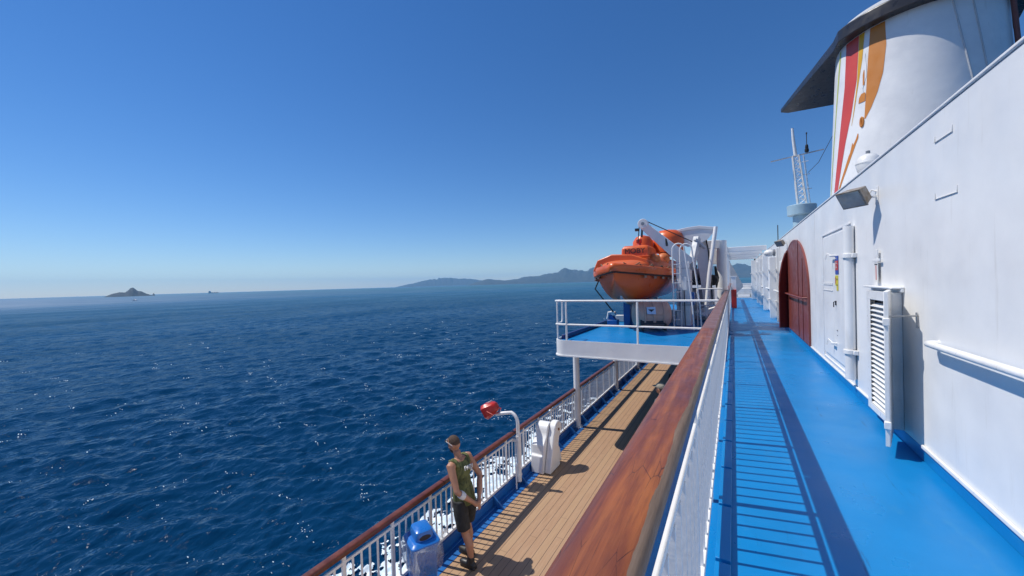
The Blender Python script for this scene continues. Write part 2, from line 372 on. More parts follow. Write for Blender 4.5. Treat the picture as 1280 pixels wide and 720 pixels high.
def foam():
    xs = np.arange(-27, -4.6, .07); ys = np.arange(3, 56, .08); x, y = np.meshgrid(xs, ys, indexing='ij')
    n1 = vnoise(x*.9+40, y*.6+9, 1, 6, .62); n2 = 1-2*np.abs(vnoise(x*1.5+3, y*1.1+1, 2, 5, .6)-.5)*1.6
    outer = -20.5 - 2.5*(vnoise(y*.14, y*0+.3, 5, 3)-.5)*2
    d = np.clip((x-outer)/5.0, 0, 1); thr = .605 - .16*d
    thr += np.clip((y-26)/60, 0, 1)*.22
    keep = (n1*.62+n2*.38 > thr) & (x > outer-1)
    z = SEA_Z + sea_height(x, y, np.full_like(x, .2)) + .05 + .10*n2
    o = grid_obj('wake_foam', x, y, z, keep, FOAM_AND_GLINT); tag(o, 'white wake foam churned up along the hull', 'foam', kind='stuff')
foam()
def glint_flecks():
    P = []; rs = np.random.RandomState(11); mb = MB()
    for _ in range(260):  # clusters of pale flecks stand in for sun sparkle on the water
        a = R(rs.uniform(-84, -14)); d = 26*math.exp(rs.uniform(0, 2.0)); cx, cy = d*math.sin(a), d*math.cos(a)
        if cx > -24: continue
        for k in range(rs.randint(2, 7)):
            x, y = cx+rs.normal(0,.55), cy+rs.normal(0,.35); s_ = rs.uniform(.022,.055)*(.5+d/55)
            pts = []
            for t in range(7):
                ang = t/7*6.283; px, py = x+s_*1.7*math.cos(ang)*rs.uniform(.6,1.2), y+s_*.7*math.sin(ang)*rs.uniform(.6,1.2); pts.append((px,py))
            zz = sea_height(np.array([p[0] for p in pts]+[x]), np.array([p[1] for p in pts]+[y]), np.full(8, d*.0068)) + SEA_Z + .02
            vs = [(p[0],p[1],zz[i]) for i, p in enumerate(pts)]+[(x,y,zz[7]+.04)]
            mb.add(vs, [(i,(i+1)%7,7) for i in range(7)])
    o = mb.build('sun_glint_flecks', FOAM_AND_GLINT); tag(o, 'small white flecks painted for sun glints over the waves', 'foam', kind='stuff')
glint_flecks()
# ------------------------------------------------------------------ islands and far coast
def ridge(name, a0, a1, dist, prof, depth, seed, label, cat):
    az = np.radians(np.linspace(a0, a1, 260)); dd = np.linspace(-1, 1, 60)
    A, D = np.meshgrid(az, dd, indexing='ij'); pr = np.interp(np.degrees(A), [p[0] for p in prof], [p[1] for p in prof])
    n = vnoise((np.degrees(A)-a0)*1.3*dist/12000+5, D*depth/900+8, seed, 5, .52)
    body = np.clip(1-np.abs(D)**1.5, 0, 1); h = pr*body*(.74+.40*n) - 6*(1-body) - 1
    r = dist + D*depth; x = r*np.sin(A); y = r*np.cos(A)
    o = grid_obj(name, x, y, SEA_Z + h, None, ROCK); tag(o, label, cat, kind='structure')
ridge('island', -76.8, -72.9, 5200, [(-76.8,0),(-76.2,30),(-75.6,52),(-75.2,50),(-74.8,96),(-74.6,102),(-74.25,60),(-74.0,56),(-73.6,30),(-73.25,12),(-73.15,8),(-73.0,36),(-72.9,0)], 170, 21, 'small dark rocky island on the horizon', 'island')
ridge('far_hills', -47, -34, 15500, [(-47,0),(-46,60),(-44,190),(-42,290),(-40,330),(-37,290),(-34,180)], 1300, 4, 'pale long headland far across the water', 'hills')
ridge('coast_hills', -36.5, 9, 11000, [(-36.5,0),(-35,120),(-33.5,190),(-31,120),(-28.5,180),(-26,240),(-24.3,300),(-22,430),(-20.5,380),(-19.3,350),(-17,470),(-15,500),(-12,380),(-6,420),(0,350),(4,260),(9,120)], 1500, 9, 'blue mountain coast on the horizon behind the lifeboat', 'hills')
HAZE_DENSITY = 4.4e-5
def haze():
    o = MB().box(-19000, 19000, -19000, 19000, SEA_Z-8, 520).build('haze', [])
    m = bpy.data.materials.new('sea_air'); m.use_nodes = True; t = m.node_tree; t.nodes.remove(t.nodes['Principled BSDF'])
    v = t.nodes.new('ShaderNodeVolumePrincipled'); v.inputs['Color'].default_value = (.30,.64,1.0,1); v.inputs['Density'].default_value = HAZE_DENSITY; v.inputs['Anisotropy'].default_value = .0
    t.links.new(v.outputs[0], t.nodes['Material Output'].inputs['Volume']); o.data.materials.append(m); tag(o, 'thin sea haze', 'haze', kind='stuff')
haze()

# ================================================================== the ship: hull, decks
DL = -2.3                                   # lower deck level (upper deck is z = 0)
o = MB().prism([(-3.95,-2.42),(-3.80,-6),(-3.2,SEA_Z-2),(6,SEA_Z-2),(6,-2.42)], 'y', -8, 60).build('ship_hull', W)
tag(o, 'white ship hull side dropping to the sea below the lower rail', 'ship hull')
o = MB().box(-3.9,-.4,-7,46,-2.42,DL).build('lower_deck', TEAK); tag(o, 'tan planked lower promenade deck', 'deck', kind='structure')
o = MB().box(-.28,4.6,-7,36.4,-.16,0).build('upper_deck', BD); tag(o, 'blue painted upper side deck', 'deck', kind='structure')
o = MB().box(-.28,4.6,36.4,46,-.16,.03).build('forward_deck', GREYP); tag(o, 'bare grey deck beyond the blue walkway', 'deck', kind='structure')
o = MB().box(-.4,-.3,-7,46,DL,-.16).build('promenade_wall', W, bevel=.01); tag(o, 'white wall under the upper deck edge along the planks', 'wall', kind='thing')
# blue waterway along the lower rail: painted strip, upstand and its brackets are one steel coaming
t = thing('deck_coaming', (-3.7, 4, DL), 'blue steel coaming with triangular brackets under the lower rail', 'coaming')
MB().box(-3.9,-3.6,-7,46,DL,DL+.006).build('waterway', BP, t)
MB().box(-3.90,-3.81,-7,46,DL+.006,DL+.17).build('upstand', BP, t, bevel=.008)
MB().box(-3.81,-3.755,-7,46,DL+.006,DL+.03).build('ledge', BP, t, bevel=.004)
b0 = MB().prism([(-3.81,DL+.008),(-3.60,DL+.008),(-3.61,DL+.03),(-3.80,DL+.20),(-3.81,DL+.20)], 'y', -.016, .016)
br = None
for k, y in enumerate(np.arange(2.0, 40, .93)):
    if br is None: br = b0.build('bracket', BP, t, bevel=.004); br.location = (0, y, 0)
    else: cp(br, t, (0, y, 0))
# kerb plates on the upper deck beside the rail
t = thing('kerb_plates', (-.09, 4, 0), 'low blue kerb plates along the foot of the upper rail', 'kerb')
yy = -3.0; pl = None
while yy < 34:
    o = MB().box(-.128,-.045,yy+.012,yy+.62,.004,.035).build('kerb_plate', BD, t, bevel=.004); yy += .64 if int(yy*7) % 3 else .78

# ================================================================== railings
def rail_cap(name, xc, z1, wdt, h, y0, y1, m, t):
    pts = []
    for a in np.linspace(180, 0, 15):
        c_, s_ = math.cos(R(a)), math.sin(R(a)); pts.append((xc + wdt/2*math.copysign(abs(c_)**.55, c_), z1 - h*.52 + h*.52*abs(s_)**.8))
    pts += [(xc+wdt*.47, z1-h), (xc-wdt*.47, z1-h)]
    mb = MB(); rings = [[(p[0], y, p[1]) for p in pts] for y in np.linspace(y0, y1, max(2, int((y1-y0)/.5)))]
    return mb.loft(rings).build(name, m, t, angle=50)
def railing(label, x, y0, y1, base, zb, zt, zc, sp, per, bw, bd, capw, caph, segs, capm, capx, first, group=None):
    t = thing('deck_railing', (x, y0, base), label, 'railing', group)
    for (a, b), m in zip(segs, capm): rail_cap('handrail', capx, zc, capw, caph, a+.006, b-.006, m, t)
    MB().box(x-.014,x+.014,y0,y1,zt-.032,zt).build('top_bar', WP, t, bevel=.006)
    MB().box(x-.025,x+.025,y0,y1,zb-.04,zb).build('bottom_bar', WP, t, bevel=.004)
    bal = MB().box(x-bd/2,x+bd/2,-bw/2,bw/2,zb,zt-.032); post = MB().box(x-.012,x+.012,-.024,.024,base,zc-caph)
    bo = po = None; rest = MB(); n = 0; ys = []; y = y0+.05; i = 0
    while y < y1:
        ys.append((y, i % per == 0)); y += sp; i += 1
    vis = sorted([q for q in ys if not q[1]], key=lambda q: abs(q[0]-first))[:100]; vis = set(q[0] for q in vis)
    for y, isp in ys:
        if isp:
            if po is None: po = post.build('post', WP, t); po.location = (0, y, 0)
            else: cp(po, t, (0, y, 0))
        elif y in vis:
            if bo is None: bo = bal.build('baluster', WP, t); bo.location = (0, y, 0)
            else: cp(bo, t, (0, y, 0))
        else: rest.box(x-bd/2,x+bd/2,y-bw/2,y+bw/2,zb,zt-.032)
    r = rest.build('balusters', WP, t); r['kind'] = 'stuff'
    return t
up = railing('upper deck railing under a broad varnished wooden handrail', -.178, -3, 34.5, 0, .23, 1.012, 1.25, .138, 9, .016, .034, .136, .052,
             [(-3,3.86),(3.86,9.4),(9.4,15.2),(15.2,21),(21,27),(27,33.6)], [CAPW]+[CAPF]*5, -.204, 5.5)
MB().box(-.170,-.150,-3,33.6,1.12,1.1975).build('cap_bracket', NAVY, up)
low = railing('lower deck railing with a thin red brown wooden handrail', -3.85, -3, 40, DL+.10, DL+.23, DL+.94, DL+1.07, .118, 6, .024, .012, .105, .06,
              [(-3,4.4),(4.4,9.9),(9.9,15.4),(15.4,22),(22,40)], [CAPL]*5, -3.86, 8.5)

# ================================================================== deckhouse with everything fixed to its side
XW = 1.45
HS = thing('deckhouse', (XW, 6, 0), 'long white steel deckhouse with blue painted foot along the side deck', 'deckhouse')
hw = MB(); hw.box(XW,4.6,-7,34.2,.0,2.985)
hw.build('wall', W, HS, bevel=.012)
MB().box(XW-.003,XW,-7,34.2,.004,.115).build('foot_band', BD, HS)
MB().box(XW-.022,XW-.0005,-7,4.79,.117,.15).build('foot_strip', WP, HS, bevel=.006)
MB().box(XW-.02,XW-.0005,6.2,10.5,.117,.145).build('foot_strip', WP, HS, bevel=.006)
MB().box(XW-.012,4.6,-7,34.2,2.986,3.012).build('roof_edge', WP, HS, bevel=.008)
# shallow plate seams
sm = MB()
for y in (2.6, 9.9): sm.box(XW-.003,XW-.0002,y-.006,y+.006,.16,2.97)
sm.build('weld_seam', W, HS)
# thin, almost flush weld scar ridges on the plates
for (y0,z0,y1,z1) in ((4.48,2.752,4.19,2.752),(4.49,2.29,4.13,2.285)):
    MB().tube([(XW-.002,y0,z0+.05),(XW-.005,y0,z0),(XW-.005,y1,z1),(XW-.002,y1,z1+.05)], .0045, 8).build('weld_scar', WP, HS)
# handrail pipe
hr = MB().tube([(XW,4.47,1.105),(XW-.045,4.47,1.105),(XW-.072,4.44,1.105),(XW-.075,4.38,1.106),(XW-.075,-3,1.17)], .026, 14).build('handrail_pipe', WP, HS)
for y in (2.9, 1.2): MB().tube([(XW,y,1.05),(XW-.06,y,1.06),(XW-.075,y,1.11)], .011, 8).build('pipe_bracket', WP, hr)
# watertight door beside the pipe
dr = MB().box(XW-.022,XW-.001,7.22,8.95,.30,2.36).build('steel_door', W, HS, bevel=.02)
MB().box(XW-.016,XW-.0005,7.12,9.05,2.40,2.43).box(XW-.016,XW-.0005,7.12,9.05,.20,.225).box(XW-.016,XW-.0005,9.05,9.08,.20,2.43).build('door_frame', W, dr, bevel=.004)
MB().box(XW-.03,XW-.024,8.2,8.95,1.52,1.56).box(XW-.03,XW-.024,8.2,8.95,1.42,1.435).build('door_ledge', WP, dr)
for z in (2.0, .58):
    MB().tube([(XW-.02,7.98,z),(XW-.08,7.98,z),(XW-.085,7.99,z)], .017, 8).bar((XW-.08,7.98,z+.005),(XW-.10,8.17,z+.04),.018,.032).bar((XW-.10,8.17,z+.04),(XW-.12,8.18,z-.05),.016,.02).build('dog_lever', WP, dr, bevel=.004)
MB().box(XW-.035,XW-.022,7.95,8.0,1.20,1.27).tube([(XW-.03,7.975,1.26),(XW-.055,7.975,1.25),(XW-.055,7.975,1.17)], .008, 6).build('lock_hasp', INK, dr)
MB().tube([(XW-.022,7.9,.80),(XW-.035,7.9,.80)], .012, 8).tube([(XW-.022,7.9,.72),(XW-.03,7.9,.72)], .008, 8).build('bolt', STEEL, dr)
# vertical pipe casing with collars
pp = MB().tube([(XW-.06,6.95,.24),(XW-.06,6.95,2.36)], .062, 18).build('vertical_pipe', W, HS)
for z in (1.95,.62): MB().tube([(XW-.06,6.95,z-.03),(XW-.06,6.95,z+.03)], .082, 18).box(XW-.05,XW-.002,6.82,7.08,z-.03,z+.03).build('pipe_collar', WP, pp, bevel=.005)
# louvred ventilator, its weather shutter swung open on a stay
vt = MB().box(XW-.08,XW-.002,6.02,6.06,.12,1.50).box(XW-.08,XW-.002,5.24,5.28,.12,1.50).box(XW-.08,XW-.002,5.28,6.02,1.46,1.50).box(XW-.08,XW-.002,5.28,6.02,.12,.16).box(XW-.085,XW-.078,5.24,5.36,.12,1.50).box(XW-.085,XW-.078,5.94,6.06,.12,1.50).box(XW-.086,XW-.077,5.24,6.06,1.40,1.50).box(XW-.086,XW-.077,5.24,6.06,.12,.19).build('louvre_vent', WP, HS, bevel=.003)
MB().box(XW-.02,XW-.004,5.28,6.02,.16,1.46).build('vent_back', INK, vt)
ls = MB()
for k in range(22):
    z = .215+k*.0535; ls.obox((XW-.052,5.65,z), (.030,0,.016), (0,.29,0), (-.0016,0,.0034))
ls.build('louvre_slats', WP, vt)
MB().box(XW-.10,XW-.002,5.18,6.12,1.535,1.555).box(XW-.03,XW-.002,5.18,6.12,1.50,1.535).build('vent_hood', WP, vt, bevel=.006)
sh = MB(); a0, a1 = Vector((XW-.10,5.235,.0)), Vector((XW-.25,4.74,.0)); dirv = (a1-a0).normalized(); nrm = Vector((dirv.y,-dirv.x,0))
sh.obox((a0+a1)/2+Vector((0,0,.815)), dirv*(a1-a0).length/2, nrm*.017, Vector((0,0,.715)))
for z in (.3,1.25): sh.obox(a1+Vector((0,0,z)), dirv*.02, nrm*.024, Vector((0,0,.035)))
for z in (.35,.8,1.3): sh.tube([a0+Vector((0,0,z-.06)),a0+Vector((0,0,z+.06))], .02, 8)
so_ = sh.build('vent_shutter', WP, vt, bevel=.006)
MB().tube([a1+Vector((.01,.01,1.30)),(XW,4.87,1.30)], .008, 8).tube([(XW-.012,4.87,1.33),(XW-.012,4.86,1.19)], .007, 6).build('stay_rod', STEEL, vt)
MB().box(XW-.012,XW-.001,6.15,6.19,.10,.16).build('wedge', WP, vt)
# arched red doors
ar = MB(); cy, az_, bz = 12.9, 2.36, 1.55
arc = [(cy - az_*math.cos(R(a)), 1.10 + bz*math.sin(R(a))**.85) for a in np.linspace(0, 122, 40)]
poly = [(cy-az_, .135)] + arc + [(arc[-1][0], .135)]
rd = MB().prism(poly, 'x', XW-.035, XW-.002).build('arched_door', REDDOOR, HS, bevel=.01)
rim = MB(); rim.loft([[(x_, cy-(cy-p[0])*s_, .135+(p[1]-.135)*s_) for x_, s_ in ((XW-.039,.985),(XW-.039,1.002),(XW-.002,1.002),(XW-.002,.985))] for p in poly[:-1]]); rim.build('door_rim', REDDOOR, rd, angle=40)
MB().tube([(XW-.03,10.75,1.18),(XW-.11,10.78,1.18),(XW-.12,10.9,1.18),(XW-.12,13.9,1.18),(XW-.03,14,1.18)], .022, 10).build('door_rail', REDDOOR, rd)
MB().box(XW-.045,XW-.034,12.0,12.03,.16,2.6).box(XW-.045,XW-.034,11.3,11.315,.16,2.1).build('door_seam', DARKRED, rd)
lf = [(0,.14),(0,2.47),(.08,2.36),(.17,2.1),(.24,1.75),(.27,1.4),(.27,.14)]
mb = MB(); d_ = Vector((-.86,-.50,0)); 
for s_ in (0,): 
    n0 = Vector((-d_.y,d_.x,0))*.025; h0 = Vector((XW-.04,14.15,0))
    A = [h0+d_*p[0]+Vector((0,0,p[1]))+n0 for p in lf]; B_ = [h0+d_*p[0]+Vector((0,0,p[1]))-n0 for p in lf]
    mb.loft([A,B_])
lfo = mb.build('door_leaf', DARKRED, rd, bevel=.008); lfo['label'] = 'narrow dark red leaf swung open'  # shaded side of the leaf given by its darker colour
for z in (.45,1.75): MB().bar((XW-.02,14.2,z),(XW-.24,14.02,z),.05,.03).build('leaf_hinge', DARKRED, lfo)
# fittings along the far part of the wall: stiffeners, pipes, rails, lockers, small doors
for k, (y, wd, z0, z1, dp) in enumerate(((15.3,.5,.14,2.2,.10),(16.6,.10,.05,2.7,.12),(18.2,.16,.05,2.45,.22),(20.6,.9,.14,2.3,.06),(22.4,.2,.05,2.7,.2),(24.6,.8,.14,2.25,.07),(26.2,.14,.05,2.75,.16),(28.2,.16,.05,2.6,.22),(31,.9,.14,2.2,.08),(33.4,.3,.05,2.9,.3))):
    if wd > .4: q = MB().box(XW-dp,XW-.001,y,y+wd,z0,z1).build('side_door', W, HS, bevel=.03); MB().tube([(XW-dp,y+.1,1.1),(XW-dp-.06,y+.1,1.1),(XW-dp-.06,y+.2,1.1)], .015, 6).build('handle', STEEL, q)
    else: 
        q = MB().box(XW-dp,XW-.001,y,y+wd,z0,z1).build('wall_stiffener', W, HS, bevel=.01)
        for zc in (1.9,.75): MB().box(XW-dp-.06,XW-dp,y-.1,y+wd+.1,zc,zc+.06).build('pipe_clip', WP, q)
for (y0, y1) in ((15.9,18.0),(18.6,22.2),(22.8,26.0)):
    MB().tube([(XW,y0,1.15),(XW-.1,y0,1.15),(XW-.11,y0+.1,1.15),(XW-.11,y1-.1,1.15),(XW,y1,1.15)], .025, 8).build('handrail_pipe', WP, HS)
for y in (16.2,19.6,23.6,27.2): MB().tube([(XW-.05,y,.1),(XW-.05,y,2.9)], .022, 8).build('conduit', WP, HS)

# ---- things hung on or standing by the deckhouse wall
def floodlight(name, y, z, s, label):
    t = thing(name, (XW, y, z), label, 'floodlight', 'floodlights on the deckhouse wall')
    def q(o): o.parent = t; return o
    q(MB().box(-.008,0,-.07*s,.07*s,-.16*s,.14*s).build('wall_plate', WP, None, bevel=.003))
    c = Vector((-.30*s, .0, -.0)); f = Vector((-.66,-.52,-.54)).normalized(); sx = f.cross(Vector((0,0,1))).normalized(); u = sx.cross(f)
    hb = MB(); hb.loft([[c+f*d+u*(sz*h)+sx*(sy*wd) for sy, sz in ((-1,-1),(1,-1),(1,1),(-1,1))] for d, h, wd in ((-.16*s,.06*s,.10*s),(-.12*s,.12*s,.16*s),(.06*s,.15*s,.20*s),(.07*s,.165*s,.215*s),(.095*s,.165*s,.215*s))])
    q(hb.build('lamp_housing', LAMPBOX, None, bevel=.006))
    q(MB().obox(c+f*.097*s, u*.138*s, sx*.188*s, f*.004).build('glass', LENS, None))
    q(MB().tube([(0,.0,.06*s),(-.06*s,.03,.10*s),(-.10*s,.04,.03*s),(-.16*s,.03,.02)], .016*s, 8).bar((0,0,-.03*s),(-.22*s,.02,-.02*s),.05*s,.03*s).build('bracket', WP, None))
    return t
floodlight('floodlight', 5.95, 2.60, .66, 'big grey floodlight with glass front bracketed high on white wall')
floodlight('floodlight', 14.5, 2.72, .6, 'smaller floodlight on the wall just above the arched red door')
t = thing('bulkhead_lamp', (XW, 17.0, 2.55), 'round white bulkhead lamp on a bracket beyond the red door', 'lamp')
q = MB().ell((-.30,0,0),(.17,.17,.13),16).build('lamp_globe', WP, None); q.parent = t
q = MB().tube([(0,0,.0),(-.15,0,.0)], .03, 8).lathe([(.13,-.03),(.13,.03)],(-.14,0,0),14,'x').build('bracket', STEEL, None); q.parent = t
# notices
def notice(name, y0, y1, z0, z1, label, fields, base):
    t = thing(name, (XW-.026, (y0+y1)/2, z0), label, 'sign'); mb = MB().box(XW-.029,XW-.0245,y0,y1,z0,z1); mb.build('panel', base, t)
    for nm, a, b, c, d, m, e in fields:
        MB().box(XW-.0295-e*.0012,XW-.0292,y1+(y0-y1)*b,y1+(y0-y1)*a,z0+(z1-z0)*c,z0+(z1-z0)*d).build(nm, m, t)
    return t
notice('notice_sign', 7.76, 7.97, 1.70, 1.99, 'blue and red notice with rows of white print on the door', [('red_field',.0,1,.22,.74,RED,1)]+[('print_line',.12,.35+.5*((k*37)%10)/10,.28+k*.075,.305+k*.075,SIGNWHITE,2) for k in range(6)]+[('print_line',.1,.5,.86,.9,SIGNWHITE,2)], SIGNBLUE)
notice('yellow_sticker', 7.80, 7.90, 1.44, 1.68, 'tall yellow warning sticker under the blue and red notice', [('symbol',.25,.75,.68,.80,INK,1),('symbol',.3,.7,.30,.42,INK,1)], YELLOW)
notice('small_label', 7.92, 7.99, 1.52, 1.68, 'small white and red label left of the yellow sticker', [('symbol',.2,.8,.2,.8,RED,1)], YELLOW)
t = notice('gauge_plate', 5.86, 5.98, 1.60, 1.82, 'narrow white plate with red pointer above the louvred vent', [('pointer',.42,.6,.1,.85,S_RED,1),('print_line',.1,.9,.88,.93,INK,1)], SIGNWHITE)
MB().box(XW-.04,XW-.0245,5.78,6.02,1.83,1.86).box(XW-.035,XW-.0245,5.86,5.94,1.88,1.97).build('holder', WP, t, bevel=.003)
# dome on the roof edge
t = thing('dome_vent', (1.72, 7.35, 3.0), 'white mushroom shaped dome vent on the deckhouse roof edge', 'vent')
DZ = 3.10
MB().lathe([(r_*.74, h_) for r_, h_ in [(.085,2.99),(.085,DZ),(.10,DZ+.01),(.15,DZ+.05),(.178,DZ+.12),(.184,DZ+.165),(.192,DZ+.17),(.192,DZ+.185),(.182,DZ+.19),(.170,DZ+.24),(.12,DZ+.285),(.06,DZ+.305),(.02,DZ+.31)]], (1.70,7.35,0), 28).build('dome', WP, t)
MB().tube([(1.70,7.30,DZ+.28),(1.70,7.30,DZ+.335),(1.70,7.40,DZ+.335),(1.70,7.40,DZ+.28)], .008, 6).lathe([(.025,DZ+.30),(.025,DZ+.35),(.01,DZ+.355)],(1.70,7.35,0),10).build('lifting_ring', STEEL, t)

# ================================================================== funnel and mast behind the deckhouse
FC = Vector((6.05, 20.3, 0)); FZ0, FZ1 = 3.0, 11.35
def frad(z): return 2.56 - (z-3.0)*.045 + .10*max(0,(5.2-z)/2.2)**2
def fpt(a, z, off=0): r = frad(z)+off; return (FC.x + r*math.sin(a), FC.y - r*1.0*math.cos(a) + (.55 if math.cos(a) < 0 else 0)*-math.cos(a)*2, z)
FU = thing('ship_funnel', (FC.x, FC.y, 3.0), 'huge white ship funnel with red and orange flashes and black top', 'funnel')
MB().loft([[fpt(2*math.pi*k/96, z) for k in range(96)] for z in np.linspace(FZ0, FZ1, 24)]).build('casing', W, FU)
# painted flashes: thin raised sheets following the casing. (angle in degrees round from aft, height)
def flash(name, left, right, m, off=.006):
    zs = np.linspace(max(left[0][1], right[0][1]), min(left[-1][1], right[-1][1]), 40); mb = MB(); rows = []
    for z in zs:
        a = np.interp(z, [p[1] for p in left], [p[0] for p in left]); b = np.interp(z, [p[1] for p in right], [p[0] for p in right])
        rows.append([fpt(R(a+(b-a)*k/8), z, off) for k in range(9)])
    mb.loft(rows, closed=False); return mb.build(name, m, FU, recalc=False)
flash('red_flash', [(-84,4.9),(-79.2,6.25),(-74.5,7.75),(-71,8.92),(-70.3,10.55)], [(-77,4.9),(-67.6,6.71),(-61.8,7.68),(-56.9,8.93),(-55.5,10.55)], S_RED)
flash('yellow_flash', [(-61.0,7.3),(-59.3,7.8),(-56.5,8.78),(-55.2,10.55)], [(-60.7,7.3),(-58.6,7.77),(-54.6,8.88),(-52.1,9.56),(-50.3,10.55)], S_YELLOW)
flash('orange_flash', [(-49.3,7.35),(-48.1,8.46),(-47.2,9.45),(-45.6,10.55)], [(-48.3,7.35),(-44.2,7.65),(-39.6,8.14),(-35.8,8.77),(-33.7,9.72),(-34.6,10.55)], S_ORANGE)
flash('lime_flash', [(-96,4.9),(-92,7),(-86,9),(-82,10.5)], [(-94,4.9),(-89.5,7),(-83,9),(-79,10.5)], S_LIME)
flash('orange_brush_stroke', [(-78.5,4.75),(-68.5,5.64),(-63,6.2),(-61.5,6.3),(-56,6.75),(-54.8,6.9)], [(-76.5,4.75),(-65.5,5.64),(-61,6.05),(-58.5,6.3),(-54,6.75),(-54.2,6.9)], S_ORANGE, .008)
flash('orange_brush_stroke', [(-62.5,6.15),(-60.4,6.5),(-59.6,6.62)], [(-60.8,6.15),(-58.6,6.5),(-59.2,6.62)], S_ORANGE, .009)
flash('white_stroke', [(-53.5,8.15),(-54,8.5),(-51.9,8.9),(-51.2,9.3),(-51.4,9.6),(-50.2,9.75)], [(-50,8.15),(-51,8.5),(-48,8.9),(-48.2,9.3),(-49.6,9.6),(-49.2,9.75)], W, .010)
flash('orange_cut', [(-54.5,8.0),(-54,8.2),(-52,8.32)], [(-49,8.0),(-48.5,8.25),(-49,8.32)], S_ORANGE, .014)
flash('orange_cut', [(-51,8.6),(-51.2,9.0),(-50.4,9.15)], [(-49.6,8.6),(-49.6,9.0),(-49.8,9.15)], S_ORANGE, .014)
ringp = [fpt(R(-51.2 + 1.1*math.cos(R(a))), 7.27 + .17*math.sin(R(a)), .012) for a in range(0,361,30)]
MB().tube(ringp, .035, 6).build('orange_ring', S_ORANGE, FU)
for a0, a1 in ((6.5,20.5),(19,31)): MB().tube([fpt(R(a0+(a1-a0)*k/12), 10.5-(10.5-6.6)*k/12, .01) for k in range(13)], .022, 6).build('casing_cable', GREYP, FU)
MB().tube([fpt(R(54+8*k/8), 11-3.5*k/8, .10) for k in range(9)], .07, 8).build('exhaust_drain', paint('rusty_pipe_paint',(.20,.07,.06),None,.6), FU)
brim = [(6.05+2.68*math.sin(R(a)), 20.4-2.68*math.cos(R(a))) for a in np.linspace(-64, 75, 28)] + [(9.1,21.6),(9.75,25.9),(8.5,26.1),(4.8,26.1),(2.75,25.95),(2.4,25.65),(3.62,19.9)]
def bz(y): return .20 + .26*min(max((25.5-y)/6.5,0),1)
MB().loft([[(x,y,10.58) for x,y in brim], [(x,y,10.58+bz(y)*.9) for x,y in brim], [(6.05+(x-6.05)*.985,21+(y-21)*.985,10.58+bz(y)) for x,y in brim]]).build('top_plate', BLACK, FU, bevel=.02)

MM = thing('signal_mast', (3.75, 29.8, 3.0), 'white lattice mast on a pale blue drum ahead of the funnel', 'mast')
MB().lathe([(.66,5.42),(.74,5.46),(.76,6.02),(.72,6.06),(.1,6.06)], (3.75,29.8,0), 32).build('drum', PALEBLUE, MM)
MB().lathe([(.46,3.0),(.46,5.43)], (3.75,29.8,0), 24).build('drum_base', PALEBLUE, MM)
lat = MB(); top, bot = Vector((3.50,29.8,9.15)), Vector((3.78,29.8,6.06))
for dx, dy in ((-.22,-.2),(.22,-.2),(.22,.2),(-.22,.2)): lat.tube([bot+Vector((dx,dy,0)), top+Vector((dx*.72,dy*.72,0))], .035, 8)
for k in range(9):
    f0, f1 = k/9, (k+1)/9; p0, p1 = bot.lerp(top,f0), bot.lerp(top,f1); s0, s1 = 1-.28*f0, 1-.28*f1
    for (a,b),(c_,d_) in (((-.22,-.2),(.22,-.2)),((.22,-.2),(.22,.2)),((.22,.2),(-.22,.2)),((-.22,.2),(-.22,-.2))):
        lat.tube([p0+Vector((a*s0,b*s0,0)), p1+Vector((c_*s1,d_*s1,0))], .016, 6); lat.tube([p1+Vector((a*s1,b*s1,0)), p1+Vector((c_*s1,d_*s1,0))], .016, 6)
lat.build('lattice', WP, MM)
MB().tube([top, (3.40,29.8,10.2),(3.36,29.8,10.9)], [.10,.085,.07], 10).build('top_pole', WP, MM)
MB().bar((2.2,29.8,9.02),(4.9,29.8,9.30),.06,.06).build('yard', GREYP, MM)
ld = MB(); 
for dx in (.0,.32): ld.tube([(4.12+dx*.3,29.6+dx*.9,6.05),(3.85+dx*.3,29.6+dx*.9,9.1)], .015, 6)
for k in range(14): z = 6.2+k*.21; x = 4.12-.27*(z-6.05)/3.05; ld.tube([(x,29.6,z),(x+.1,29.9,z)], .012, 6)
for z in (7.0,7.9,8.7): ld.tube([(3.95-(z-6)*.08,29.75,z),(4.35-(z-6)*.08,29.75,z+.03)], .02, 6)
ld.build('mast_ladder', WP, MM)
MB().lathe([(.08,9.25),(.11,9.3),(.11,9.45),(.07,9.47),(.09,9.52),(.07,9.7),(.02,9.74),(.02,10.35),(.04,10.37),(.04,10.45),(.02,10.47)], (4.05,29.7,0), 14).build('navigation_light', RUBBER, MM)
t = thing('stay_wire', (4.4,29.7,9), 'thin dark stay wire running from the mast to the funnel', 'wire')
MB().tube([(4.1,29.7,8.0),(4.35,28,8.15),(4.75,25.9,9.2),(5.0,24.0,10.45)], .014, 5).build('cable', WIRE, t)
t = thing('whip_aerial', (1.7,20.2,3.0), 'short thin black aerial on the roof edge', 'aerial'); MB().tube([(1.7,20.2,3.0),(1.7,20.2,3.9)], .018, 6).build('rod', WIRE, t)

